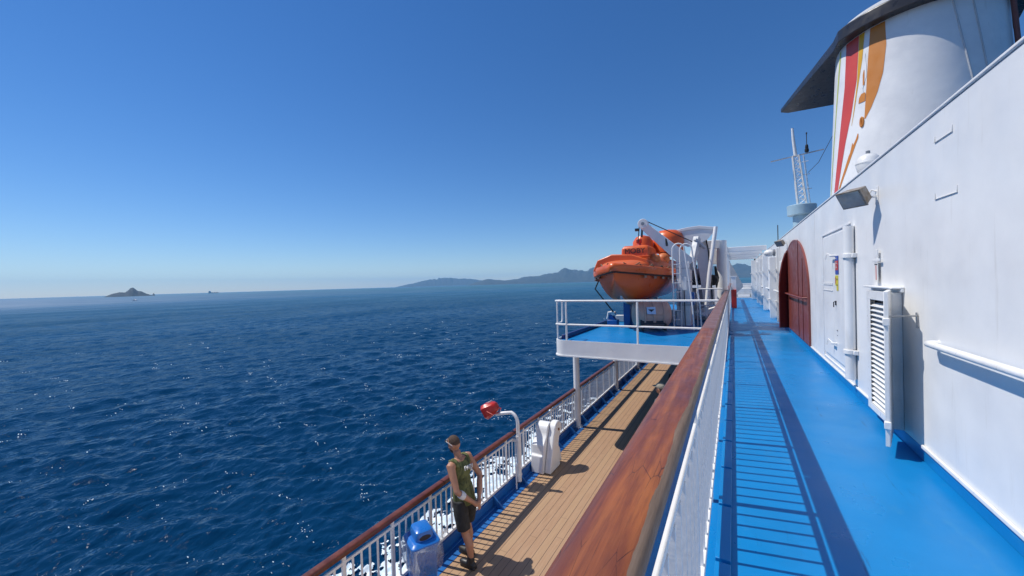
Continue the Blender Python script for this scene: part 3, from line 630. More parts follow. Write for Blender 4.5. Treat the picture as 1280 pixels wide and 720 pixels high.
# ================================================================== boat platform
PX, PY = -3.93, 8.78
PL = thing('boat_platform', (-2.2, 13, .2), 'white edged blue platform carrying the lifeboat out over the lower deck', 'platform')
def plan(off=0, r=.32):
    c = [(PX-off+r*(1-math.cos(R(a))), PY-off+r*(1-math.sin(R(a)))) for a in np.linspace(0, 90, 9)]
    return [(PX-off, 24)] + c + [(-.285, PY-off), (-.285, 24)]
MB().prism(plan(), 'z', -.06, .215).build('deck_plate', BD, PL)
sk = MB(); A = [p for p in plan()[:-1]]; sk.loft([[(x,y,-.11) for x,y in plan(.012)[:-1]],[(x,y,.27) for x,y in plan(.012)[:-1]],[(x+.0,y,.27) for x,y in plan(-.012)[:-1]],[(x,y,-.11) for x,y in plan(-.012)[:-1]],[(x,y,-.11) for x,y in plan(.012)[:-1]]], closed=False)
sk.build('fascia', W, PL, angle=30)
MB().loft([[(x,y,-.125) for x,y in plan(.03)[:-1]],[(x,y,-.095) for x,y in plan(.03)[:-1]],[(x,y,-.095) for x,y in plan(-.02)[:-1]],[(x,y,-.125) for x,y in plan(-.02)[:-1]],[(x,y,-.125) for x,y in plan(.03)[:-1]]], closed=False).build('lower_lip', WP, PL, angle=30)
MB().box(PX+.02,PX+.11,PY+.5,24,.217,.33).build('navy_coaming', NAVY, PL, bevel=.01)
pst = None
for k, y in enumerate((10.0, 14.0, 17.6, 21.2)):
    b = MB().lathe([(.085,DL+.02),(.085,-.06)], (0,0,0), 16).lathe([(.14,DL+.006),(.14,DL+.03),(.088,DL+.05)], (0,0,0), 16)
    if pst is None:
        pst = b.build('support_post', W, PL); pst.data.transform(Matrix.Translation((-2.2,13,.2))); pst.location = (-3.80+2.2, y-13, -.2)
    else: cp(pst, PL, (-3.80+2.2, y-13, -.2))
MB().box(-3.7,-.3,9.95,10.1,-.32,-.06).box(-3.7,-.3,13.95,14.1,-.32,-.06).box(-3.7,-.3,17.5,17.65,-.32,-.06).build('deck_beam', W, PL)
PR = thing('platform_railing', (-2.2, PY, .27), 'white two bar pipe railing round the front of the lifeboat platform', 'railing')
zt, zm, y0, x0 = 1.235, .655, PY+.04, PX+.03
def rail_pts(z, back): return [(-.27,y0,z)] + [(x0+.16*(1-math.cos(R(a))), y0+.16*(1-math.sin(R(a))), z) for a in np.linspace(90, 0, 7)] + [(x0, y0+back, z)]
MB().tube(rail_pts(zt,.42)+[(x0,y0+.50,zt-.02),(x0,y0+.53,zt-.09),(x0,y0+.53,zm+.09),(x0,y0+.50,zm+.02),(x0,y0+.42,zm)], .024, 12).build('top_rail', WP, PR)
MB().tube(rail_pts(zm,.42), .022, 12).build('middle_rail', WP, PR)
for x in (x0+.32, -1.88): MB().tube([(x,y0,.22),(x,y0,zt)], .023, 12).build('stanchion', WP, PR)
MB().tube([(x0,y0+.2,.22),(x0,y0+.2,zt)], .020, 12).build('stanchion', WP, PR)

# ================================================================== lifeboat
BX, BY0, BY1 = -2.85, 10.55, 18.0
LB = thing('lifeboat', (BX, 14, 1.0), 'orange enclosed lifeboat hanging over the platform, bow facing us', 'lifeboat')
def halfbeam(t): return 1.22*min(1, max(0.02, 1-(1-min(t/.40,1))**2.3))*min(1, max(.02, 1-(1-min((1-t)/.22,1))**3))
def sheer(t): return 1.93 + .16*(1-min(t/.35,1))**2 + .08*max(0,(t-.7)/.3)**2
def keel(t): return 1.02 + .72*(1-min(t/.25,1))**2.2 + .4*max(0,(t-.8)/.2)**2
ts = np.concatenate([np.linspace(0,.3,16), np.linspace(.34,1,18)])
rings = []
for t in ts:
    b, k, sh_, y = halfbeam(t), keel(t), sheer(t), BY0+t*(BY1-BY0); pr = []
    for s_ in np.linspace(-1,1,33):
        u = abs(s_); x = b*math.copysign(u**.62, s_); z = k+(sh_-k)*u**1.9; pr.append((BX+x, y, z))
    rings.append(pr + [(BX, y, sh_)])
MB().loft(rings).build('hull', ORANGE, LB, angle=40)
MB().loft([[(BX+.03*a, BY0+t*(BY1-BY0), keel(t)+b-.03) for a,b in ((-1,.05),(-1,-.05),(1,-.05),(1,.05))] for t in np.linspace(.1,.95,20)]).build('keel_strip', GREYP, LB)
fp = [(BX-halfbeam(t)-.03, BY0+t*(BY1-BY0), sheer(t)) for t in ts[::-1]] + [(BX+halfbeam(t)+.03, BY0+t*(BY1-BY0), sheer(t)) for t in ts]
MB().loft([[(p[0]+(p[0]-BX)*.03*q, p[1]-(.10*q if p[1]<BY0+1 else 0), p[2]+z) for p in fp] for q, z in ((-.5,-.13),(1,-.12),(1.6,-.02),(1.2,.08),(-.5,.10))], closed=False).build('fender', ORANGE, LB, angle=60)
MB().loft([[(p[0]+(p[0]-BX)*.012, p[1]-(.03 if p[1]<BY0+1 else 0), p[2]+z) for p in fp] for z in (-.175,-.135)], closed=False).build('fender_shadow_strip', RUBBER, LB)  # black strip painted in for the shadow groove below the fender
# lower sheer band of scuffed pale marks
mb = MB()
for s_ in (-1,1):
    for t in np.linspace(.12,.5,8):
        y = BY0+t*(BY1-BY0); mb.obox((BX+s_*halfbeam(t)*.985, y, sheer(t)-.21), (0,.16,0), (s_*.012,0,0), (0,0,.035))
mb.build('reflective_patch', paint('silver_tape',(.45,.36,.30),(.30,.15,.08),.5,.6,9), LB)
rings = []
for t in np.linspace(.06,.93,30):
    b = halfbeam(t)*.90; y = BY0+t*(BY1-BY0); f = min(1,(t-.04)/.24)**.9*min(1,(.95-t)/.12)**.6; top_ = sheer(t)+.06+.54*f; pr = []
    for a in np.linspace(0,180,21): c_, s_ = math.cos(R(a)), math.sin(R(a)); pr.append((BX+b*math.copysign(abs(c_)**.7,c_), y, sheer(t)+.03+(top_-sheer(t)-.03)*s_**.75))
    rings.append(pr)
MB().loft(rings).build('canopy', ORANGED, LB, angle=45)
# bow house with the name, hatch, conning dome, hooks and lines
def rbox(x0,x1,y0,y1,z0,z1,ins): return [[(x0,y0,z0),(x1,y0,z0),(x1,y1,z0),(x0,y1,z0)],[(x0+ins*.3,y0+ins*.4,z1-.05),(x1-ins*.3,y0+ins*.4,z1-.05),(x1-ins*.3,y1,z1-.05),(x0+ins*.3,y1,z1-.05)],[(x0+ins,y0+ins,z1),(x1-ins,y0+ins,z1),(x1-ins,y1-ins*.3,z1),(x0+ins,y1-ins*.3,z1)]]
bh = MB().loft(rbox(BX-.16,BX+.70,11.95,13.3,2.1,2.75,.10)).build('bow_house', ORANGE, LB, bevel=.05, seg=3)
text_mesh('lettering', 'MOBY', .22, INK, bh, Matrix.Translation((BX+.27,11.968,2.575)) @ Matrix.Rotation(R(90),4,'X'), .008)
MB().box(BX-.30,BX+.72,11.82,11.95,2.38,2.42).build('spray_ledge', ORANGE, bh, bevel=.015)
MB().box(BX-.0,BX+.5,11.95,11.97,2.20,2.38).build('window', INK, bh)
MB().loft([[(BX+x*1.0,y,z) for x,z in ((-.95,2.0),(-.80,2.34),(-.35,2.50),(.25,2.46),(.68,2.30),(.8,2.0))] for y in (11.65,12.0,12.4)]).build('fore_deck', ORANGE, LB, bevel=.03)
dm = MB(); dm.lathe([(.50,2.6),(.50,3.05),(.44,3.22),(.28,3.34),(.02,3.38)], (BX+.95,14.0,0), 24); dm.build('conning_dome', ORANGE, LB)
MB().lathe([(.34,2.6),(.33,3.0),(.22,3.16),(.02,3.22)], (BX+.2,13.6,0), 20).build('hatch_dome', ORANGE, LB)
q = MB().loft([[(BX+.55,14.2,3.0),(BX+1.1,14.2,3.0),(BX+1.1,14.2,2.6),(BX+.55,14.2,2.6)],[(BX+.3,16.8,3.2),(BX+1.0,16.8,3.2),(BX+1.15,16.8,2.6),(BX+.3,16.8,2.6)]]).build('engine_hatch', ORANGE, LB, bevel=.06, seg=3)
for (x,y,z,r) in ((BX+.75,12.4,2.30,.19),(BX+.9,13.2,2.35,.2)): MB().ell((x,y,z),(r,r*1.1,r),16).build('float_bag', paint('faded_orange_float',(.60,.17,.05),None,.5) if 'faded_orange_float' not in bpy.data.materials else bpy.data.materials['faded_orange_float'], LB)
hk = MB().lathe([(.16,2.84),(.14,2.92),(.06,2.94),(.06,3.02)], (BX+.30,12.5,-.14), 16).box(BX+.22,BX+.38,12.45,12.55,2.86,2.98).build('release_hook', RED, LB, bevel=.01)
rp = MB()
for s_ in (-1,1):
    base = [(BX+s_*(halfbeam(t)*.97+.02), BY0+t*(BY1-BY0), sheer(t)+.13) for t in np.linspace(.03,.85,14)]
    for p, q_ in zip(base, base[1:]):
        rp.tube([(p[0]+(q_[0]-p[0])*f, p[1]+(q_[1]-p[1])*f, p[2]-.09*math.sin(math.pi*f)) for f in np.linspace(0,1,6)], .016, 6)
for k in range(26): a = k*.55; rp.tube([(BX-.6+k*.045, 11.62-.05*math.sin(a), 2.18+.05*math.sin(a*1.7)),(BX-.57+k*.045, 11.50, 2.10+.04*math.cos(a))], .02, 6)
rp.build('grab_line', ROPE, LB)
MB().tube([(BX+.6,14.6,3.2),(BX+.9,15.5,3.25)], .015, 6).build('guard_rail', STEEL, LB)

# ================================================================== davits, ladder, raft, deck gear on the platform
DV = thing('lifeboat_davit', (-1.2, 12.8, .22), 'white jib arm davit on a box pedestal with its hook over the bow', 'davit')
MB().box(-1.50,-1.12,12.5,13.2,.222,2.20).build('pedestal', W, DV, bevel=.02)
MB().box(-1.53,-1.09,12.46,13.25,.222,.30).box(-1.12,-1.02,12.55,12.9,.9,1.28).build('pedestal_foot', BP, DV, bevel=.01)
MB().box(-1.46,-1.20,12.44,12.499,1.35,1.75).build('control_box', W, DV, bevel=.01)
MB().tube([(-1.40,12.46,1.35),(-1.40,12.47,.9),(-1.36,12.47,.3)], .014, 6).tube([(-1.28,12.46,1.35),(-1.27,12.46,.3)], .012, 6).build('conduit', RUBBER, DV)
for z in (.9,1.6,2.0): MB().box(-1.52,-1.10,12.48,13.22,z,z+.02).build('stiffener', GREYP, DV)
arm = MB(); a_, b_ = Vector((-1.12,12.65,2.12)), Vector((-2.40,12.35,3.40)); dd = (b_-a_).normalized(); nn = Vector((dd.z,0,-dd.x))
arm.loft([[p+nn*h+Vector((0,wd,0)) for h, wd in ((s_,.09),(s_,-.09),(-s_,-.09),(-s_,.09))] for p, s_ in ((a_,.19),(a_.lerp(b_,.6),.15),(b_,.12))]); arm.build('jib_arm', W, DV, bevel=.012)
hd = MB().lathe([(.15,-.11),(.15,.11)], (b_.x+.02,b_.y,b_.z+.02), 20, 'y').build('sheave_head', WP, DV, bevel=.01)
MB().lathe([(.05,-.13),(.05,.13)], (b_.x+.02,b_.y,b_.z+.02), 12, 'y').build('sheave_pin', STEEL, hd)
MB().tube([(-1.75,12.42,2.93),(-1.72,12.40,2.70)], .03, 8).build('limit_switch', RUBBER, DV)
MB().tube([(-2.50,12.35,3.40),(-2.55,12.36,2.9),(-2.56,12.4,2.86)], .016, 6).box(-2.63,-2.53,12.3,12.4,3.22,3.30).tube([(-2.42,12.35,3.30),(-2.44,12.36,3.02)], .03, 8).build('fall_wire', WIRE, DV)
MB().tube([(-2.36,12.35,3.54),(-1.1,13.2,2.85),(-.9,13.6,2.7)], .014, 6).build('tackle_wire', WIRE, DV)
MB().bar((-1.1,12.7,2.0),(-.95,13.2,2.95),.16,.20).bar((-1.0,13.0,2.9),(-.75,13.3,2.62),.10,.07).build('luffing_cylinder', GREYP, DV, bevel=.01)
FR = thing('davit_frame', (-1.2, 14.2, .22), 'tall white boat frame with overhead beams and slanting leg', 'davit frame')
MB().loft([[(x,y,z+h) for y,h in ((14.0,0),(14.0,-.10 if k else -.06),(15.4,-.10 if k else -.06),(15.4,0))] for k,(x,z) in enumerate(((-2.10,3.27),(-1.30,3.40),(-.95,3.42),(-.50,3.34)))]).build('overhead_beam', W, FR, bevel=.01)
MB().loft([[(x,14.02,z),(x,14.08,z),(x2,14.08,z2),(x2,14.02,z2)] for x,z,x2,z2 in ((-2.1,3.26,-2.1,3.22),(-1.3,3.36,-1.30,2.75),(-.9,3.38,-.9,2.85),(-.72,3.3,-.72,2.95),(-.5,3.3,-.5,3.2))]).build('gusset_plate', W, FR)
MB().loft([[(x-w_,14.3,z),(x+w_,14.3,z),(x+w_,14.75,z),(x-w_,14.75,z)] for x,w_,z in ((-.72,.10,.22),(-.80,.16,1.6),(-.98,.20,3.3))]).build('main_post', W, FR, bevel=.015)
MB().lathe([(.13,-.16),(.13,.16)], (-.98,14.5,3.14), 16, 'y').build('pivot_boss', WP, FR, bevel=.01)
MB().tube([(-.80,14.28,3.2),(-.70,14.26,2.6),(-.64,14.26,1.5),(-.62,14.26,.9)], .022, 6).build('hydraulic_hose', RUBBER, FR)
MB().tube([(-.46,13.9,3.32),(-.66,13.6,1.8),(-.78,13.5,.5)], .062, 14).build('slanting_leg', WP, FR)
MB().tube([(-.36,16,.22),(-.36,16,3.05)], .17, 18).build('round_column', W, FR)
MB().box(-1.0,-.40,15.6,15.9,2.75,3.05).box(-1.1,-.45,16.2,16.5,2.2,2.95).build('rear_box', W, FR, bevel=.02)
WN = thing('boat_winch', (-1.2, 15.2, .22), 'pale grey cable winch drum with looped hoses behind the davit', 'winch')
MB().lathe([(.16,-1.45),(.46,-1.45),(.46,-1.38),(.30,-1.36),(.30,-.82),(.46,-.80),(.46,-.73),(.16,-.73)], (0,15.3,1.75), 26, 'x').build('drum', GREYP, WN)
MB().box(-1.5,-.6,15.0,15.7,.222,1.35).build('winch_bed', GREYP, WN, bevel=.03)
hz = MB()
for k in range(4): hz.tube([(-1.35+.12*k,14.85,2.15),(-1.45+.13*k,14.75,1.8-.06*k),(-1.2+.1*k,14.75,1.5),(-.95,14.8,1.75+.05*k)], .02, 6)
hz.build('hose', RUBBER, WN)
MB().lathe([(.14,-.1),(.19,0),(.14,.1)], (-.62,14.95,1.62), 14, 'y').tube([(-.55,15.3,2.1),(-.50,15.3,1.7),(-.52,15.3,1.35)], [.03,.07,.02], 8).build('control_lever', RUBBER, WN)
LD = thing('boarding_ladder', (-1.4, 12.3, .22), 'white pipe ladder with two looped handrails beside the lifeboat', 'ladder')
for k, y in enumerate((12.05, 12.35)):
    kx = .17*k
    top = [(kx-1.53-.16*math.cos(R(a))+.16, y, 2.55+.17*math.sin(R(a))) for a in np.linspace(0,180,9)]
    MB().tube([(kx-1.53,y,.22)]+top+[(kx-1.10,y,1.6),(kx-1.03,y,.9),(kx-1.00,y,.22)], .022, 10).build('handrail_loop', WP, LD)
for k in range(7): z = .5+k*.27; MB().tube([(-1.53,12.05,z),(-1.36,12.35,z)], .013, 6).build('rung', WP, LD)
MB().box(-1.50,-.95,12.08,12.5,1.02,1.06).build('step_plate', BP, LD)
RF = thing('life_raft_canister', (-2.1, 11.7, .25), 'beige ribbed life raft canister in a dark cradle on the platform', 'life raft')
pr = [(r_*1.12, h_*.84) for r_, h_ in [(.05,-.62),(.24,-.60),(.345,-.50),(.375,-.38),(.375,-.34),(.395,-.33),(.395,-.29),(.375,-.28),(.375,-.05),(.395,-.04),(.395,.04),(.375,.05),(.375,.28),(.395,.29),(.395,.33),(.375,.34),(.375,.40),(.345,.50),(.24,.60),(.05,.62)]]
rfb = MB().lathe(pr, (0,0,0), 36, 'x'); rfo = rfb.build('canister_shell', BEIGE, RF); rfo.data.transform(Matrix.Translation(Vector((-2.1,11.7,.25))) ); 
rfo.data.transform(Matrix.Rotation(R(24),4,'Z')); rfo.location = (0,0,.45)
MB().tube([Vector((-2.1,11.7,.70))+Vector((math.sin(R(24)),-math.cos(R(24)),0))*.425+Vector((math.cos(R(24)),math.sin(R(24)),0))*k for k in (-.27,.27)], .016, 8).build('shell_seam', BEIGE, RF)
fd = Vector((math.sin(R(24)), -math.cos(R(24)), 0)); sd_ = Vector((math.cos(R(24)), math.sin(R(24)), 0)); c0 = Vector((-2.1,11.7,.70))
bc = c0 + fd*.42 + sd_*(-.10) + Vector((0,0,.13))
bdg = MB().obox(bc+fd*.012, sd_*.12, fd*.006, Vector((0,0,.10))+fd*-.03).build('badge', paint('pale_blue_badge',(.50,.58,.72),None,.5), RF)
ctr = bc+fd*.021+Vector((0,0,.01))
wing = [(-.085,.035),(-.045,.022),(-.02,.03),(0,.018),(.02,.03),(.045,.022),(.085,.035),(.06,-.005),(.03,-.02),(0,-.05),(-.03,-.02),(-.06,-.005)]
MB().add([ctr+sd_*x+Vector((0,0,z))-fd*.30*z for x,z in wing], [tuple(range(12))]).build('winged_mark', INK, bdg)
MB().obox(c0+fd*.365-sd_*.05+Vector((0,0,-.20)), sd_*.34, fd*.02, Vector((0,0,.07))).build('lashing_gap', INK, RF)
for s_ in (-.34,.30): MB().obox(c0+sd_*s_+Vector((0,0,-.35)), sd_*.03, fd*.36, Vector((0,0,.10))).build('cradle_bar', RUBBER, RF, bevel=.01)
for s_ in (-.2,0.0,.2): MB().tube([c0+fd*.37+sd_*s_+Vector((0,0,-.12)), c0+fd*.26+sd_*s_+Vector((0,0,-.30))], .012, 6).build('lashing', STEEL, RF)
t = thing('fairlead_stand', (-3.42, 12.6, .22), 'low blue and white roller stand near the platform edge, black rope tied on', 'fairlead')
MB().box(-3.62,-3.30,12.45,12.75,.222,.42).loft([[(-3.60,12.5,.42),(-3.36,12.5,.42),(-3.36,12.7,.42),(-3.60,12.7,.42)],[(-3.56,12.5,.60),(-3.50,12.5,.60),(-3.50,12.7,.60),(-3.56,12.7,.60)]]).build('body', BP, t, bevel=.015)
MB().tube([(-3.62,12.5,.45),(-3.58,12.5,.66),(-3.46,12.5,.68)], .035, 10).lathe([(.06,-.1),(.06,.1)], (-3.44,12.6,.62), 12, 'y').build('roller', WP, t)
t = thing('mooring_line', (-3.6,12.6,1), 'black rope stretched from the boat bow down to the platform edge', 'rope')
MB().tube([(-3.44,12.6,.66),(-3.85,12.0,1.45),(-3.70,11.9,1.70)], .022, 8).build('rope', RUBBER, t)
t = thing('chock_post', (-3.05,12.9,.22), 'upright blue box chock under the lifeboat bow', 'chock')
MB().box(-3.16,-2.94,12.75,13.05,.222,1.05).build('body', BP, t, bevel=.02); MB().box(-2.9,-2.5,12.85,12.95,.85,.95).build('arm', WP, t)
cr = thing('boat_cradle', (-2.6,14.5,.22), 'dark boat cradle beams beneath the lifeboat keel', 'cradle')
for y in (13.8,16.5): MB().box(-3.7,-1.7,y,y+.2,.222,.46).box(-3.0,-2.7,y,y+.2,.46,1.04).build('cradle_beam', GREYP, cr, bevel=.02)
t = thing('platform_guard', (-.8, 13.4, .22), 'white single bar guard rail with slanted step between davit and walkway', 'railing')
MB().tube([(-1.0,13.35,1.36),(-.3,13.35,1.36)], .022, 10).tube([(-1.0,13.35,.22),(-1.0,13.35,1.36)], .02, 10).tube([(-1.0,13.35,.85),(-.3,13.35,.85)], .018, 10).build('bar', WP, t)
MB().bar((-1.0,13.6,.55),(-.55,13.9,.75),.5,.12).build('step', WP, t, bevel=.01)

# ================================================================== things on the walkway far ahead
t = thing('fire_station', (0.0, 24.5, 0), 'white post with red fire box standing beside the upper rail', 'fire post')
MB().box(-.10,.12,24.4,24.6,.42,1.72).box(-.15,.17,24.38,24.62,1.72,1.76).build('post', W, t, bevel=.01)
MB().box(-.13,.13,24.1,24.39,.02,1.02).build('red_box', RED, t, bevel=.015)
PG = thing('pergola', (.5, 28, 2.8), 'white beam pergola bridging the walkway ahead of the red door', 'pergola')
for y in (23,26.5,30,33.5): MB().box(-.25,1.46,y,y+.3,3.02,3.26).build('beam', W, PG, bevel=.015)
MB().box(-.36,-.24,22.8,34,2.95,3.3).build('side_beam', W, PG, bevel=.015)
for y in (24.5,33.6): MB().box(-.36,-.20,y,y+.16,.02,2.95).build('column', W, PG, bevel=.01)
t = thing('canvas_screen', (.1,34.5,1), 'grey triangular canvas screen at the end of the walkway', 'screen')
MB().prism([(-.25,.05),(.62,.9),(.62,1.1),(.2,2.0),(-.25,2.95)], 'y', 34.5, 34.55).build('sheet', GREYP, t)
t = thing('deck_bench', (.8,37.5,.03), 'white bench box across the far end of the walkway', 'bench')
MB().box(.1,1.35,37.2,37.7,.25,.75).box(.15,1.3,37.65,37.75,.75,1.0).build('seat_box', W, t, bevel=.03); MB().box(.2,.3,37.3,37.6,.03,.25).box(1.15,1.25,37.3,37.6,.03,.25).build('leg', GREYP, t)
t = thing('deck_locker', (1.6,36.0,.03), 'tall white locker standing where the deckhouse wall ends', 'locker')
MB().box(1.25,2.1,35.4,36.4,.03,1.6).build('body', W, t, bevel=.03); MB().box(1.235,1.249,35.5,36.3,.15,1.5).build('locker_door', W, t); MB().tube([(1.5,35.6,1.6),(1.5,35.6,3.1)], .06, 8).tube([(1.5,36.2,1.6),(1.5,36.2,3.1)], .06, 8).build('frame_post', INK, t)
t = thing('bow_bulwark', (0,45.5,0), 'white bulwark closing the far end of the decks', 'bulwark'); MB().box(-4,4.6,45.4,45.6,-2.4,1.05).build('plate', W, t, bevel=.02)

# ================================================================== lower deck things
t = thing('deck_light', (-3.72, 6.55, DL), 'red lamp on a bent white pole leaning out over the lower rail', 'deck light')
MB().tube([(-3.74,6.55,DL+.1)]+[(-3.74-.18+.18*math.cos(R(a)), 6.55, -1.06+.20*math.sin(R(a))) for a in np.linspace(0,78,8)]+[(-4.02,6.5,-.88),(-4.20,6.48,-.92)], [.045]*1+[.034]*10, 12).build('pole', WP, t)
MB().tube([(-3.74,6.55,DL+.1),(-3.74,6.55,-1.30)], .05, 12).box(-3.85,-3.70,6.5,6.6,-1.42,-1.36).box(-3.85,-3.70,6.5,6.6,-2.1,-2.05).tube([(-3.72,6.40,DL+.02),(-3.72,6.40,DL+.45),(-3.73,6.5,DL+.5)], .016, 8).build('pole_sleeve', WP, t)
lh = MB(); c = Vector((-4.30,6.47,-.82)); f = Vector((-.85,-.1,-.5)).normalized(); sx = f.cross(Vector((0,0,1))).normalized(); u = sx.cross(f)
lh.loft([[c+f*d+sx*(a*ww)+u*(b*hh) for a,b in ((-1,-.6),(-.6,-1),(.6,-1),(1,-.6),(1,.6),(.6,1),(-.6,1),(-1,.6))] for d,ww,hh in ((-.15,.06,.06),(-.10,.11,.10),(.04,.17,.14),(.10,.185,.15),(.13,.18,.145))])
lh.build('lamp_shade', RED, t, bevel=.008)
MB().obox(c+f*.132, sx*.15, u*.115, f*.004).build('lamp_glass', LENS, t)
MB().obox(c+u*.128+f*.01+sx*.05, sx*.06, f*.05, u*.014).build('white_sticker', SIGNWHITE, t)
MB().tube([c+sx*.17+f*.02, c+sx*.20-u*.1-f*.08, c-u*.14-f*.12, c-sx*.20-u*.1-f*.08, c-sx*.17+f*.02], .012, 6).build('yoke', RED, t)
t = thing('ventilator_casing', (-3.6, 7.5, DL), 'white scroll shaped steel casing with round head against the lower rail', 'ventilator')
pf = [(7.20,DL+.01),(7.72,DL+.01),(7.68,DL+.30),(7.66,DL+.50),(7.70,DL+.62),(7.78,DL+.70)] + [(7.66+.19*math.cos(R(a)), DL+.80+.19*math.sin(R(a))) for a in range(-5,181,15)] + [(7.40,DL+.70),(7.33,DL+.45),(7.24,DL+.2)]
MB().prism(pf, 'x', -3.50, -3.36).build('scroll_plate', W, t, bevel=.02)
pf2 = [(7.14,DL+.01),(7.66,DL+.01),(7.64,DL+.45)] + [(7.56+.17*math.cos(R(a)), DL+.80+.17*math.sin(R(a))) for a in range(-20,181,20)] + [(7.36,DL+.72),(7.24,DL+.62),(7.20,DL+.58),(7.19,DL+.40),(7.15,DL+.36)]
MB().prism(pf2, 'x', -3.78, -3.505).build('stepped_body', W, t, bevel=.012)
MB().lathe([(.03,-3.365),(.03,-3.345),(.012,-3.34)], (0,7.66,DL+.81), 12, 'x').build('pivot_bolt', paint('rusty_bolt',(.25,.10,.04),None,.7), t)
MB().prism([(7.70,DL+.2),(7.86,DL+.03),(7.90,DL+.03),(7.80,DL+.36),(7.72,DL+.42)], 'x', -3.50, -3.40).build('foot_flap', W, t, bevel=.01)

# litter bin
t = thing('litter_bin', (-3.52, 3.62, DL), 'blue plastic litter bin with hooded lid and clear bag', 'litter bin')
def rr(cx, cy, hx, hy, z, r=.06):
    p = []
    for (sx_, sy_, a0) in ((1,1,0),(-1,1,90),(-1,-1,180),(1,-1,270)):
        for a in (0,30,60,90): p.append((cx+sx_*(hx-r)+r*math.cos(R(a0+a)), cy+sy_*(hy-r)+r*math.sin(R(a0+a)), z))
    return p
cx, cy = -3.54, 3.62
def rotz(rg, a=R(-28)): return [(cx+(x-cx)*math.cos(a)-(y-cy)*math.sin(a), cy+(x-cx)*math.sin(a)+(y-cy)*math.cos(a), z) for x,y,z in rg]
zb = DL+.72
MB().loft([rotz(rr(cx,cy,.15,.13,DL+.01)), rotz(rr(cx,cy,.175,.155,DL+.35)), rotz(rr(cx,cy,.185,.165,zb))]).build('body', BINBLUE, t)
lid = MB().loft([rotz(rr(cx,cy,.205,.185,zb)), rotz(rr(cx,cy,.21,.19,zb+.05)), rotz(rr(cx,cy,.17,.155,zb+.085))]).build('lid', BINBLUE, t, bevel=.008)
hood = [rotz(rr(cx,cy,a,b,zb+.08+z,.05)) for a,b,z in ((.145,.115,0),(.145,.115,.07),(.13,.105,.11),(.10,.08,.13))]
MB().loft(hood).build('hood', BINBLUE, lid)
fr = rotz([(cx+.115,cy-.118,zb+.095),(cx+.115,cy-.118,zb+.155),(cx-.115,cy-.118,zb+.155),(cx-.115,cy-.118,zb+.095)])
mo = MB(); 
for sgn, ax in ((1,'a'),):
    pts = []
    for a in np.linspace(0,360,20,endpoint=False): pts.append((cx+.147, cy+.075*math.cos(R(a)), zb+.125+.032*math.sin(R(a))))
    q2 = rotz(pts); q1 = rotz([(x-.03,y,z) for x,y,z in pts]); mo.loft([q1,q2])
mo.build('opening', INK, lid)
bg_ = []
for k, (z, s_) in enumerate(((zb+.045,1.06),(zb-.03,1.16),(zb-.14,1.20),(zb-.25,1.10),(zb-.33,.98))):
    rg = rr(cx,cy,.205*s_,.185*s_,z,.07); rg = [(x+.014*math.sin(i*2.3+k*.7),y+.014*math.cos(i*3.1+k),zz+(.04*math.sin(i*1.3) if k>=3 else 0)) for i,(x,y,zz) in enumerate(rg)]; bg_.append(rotz(rg))
MB().loft(bg_, caps=False).build('clear_bag', BAG, t, angle=180)
wz = [[(-3.40+.05*math.sin(k),3.80+.05*k,zb-.02-.05*j+.03*math.sin(k*1.7+j)) for k in range(6)] for j in range(5)]
wz = [[(p[0]-.02*j, p[1]-.012*j*i, p[2]+.10-.02*i) for i,p in enumerate(r_)] for j,r_ in enumerate(wz)]
MB().loft(wz, closed=False).build('bag_corner', BAG, t, angle=180)

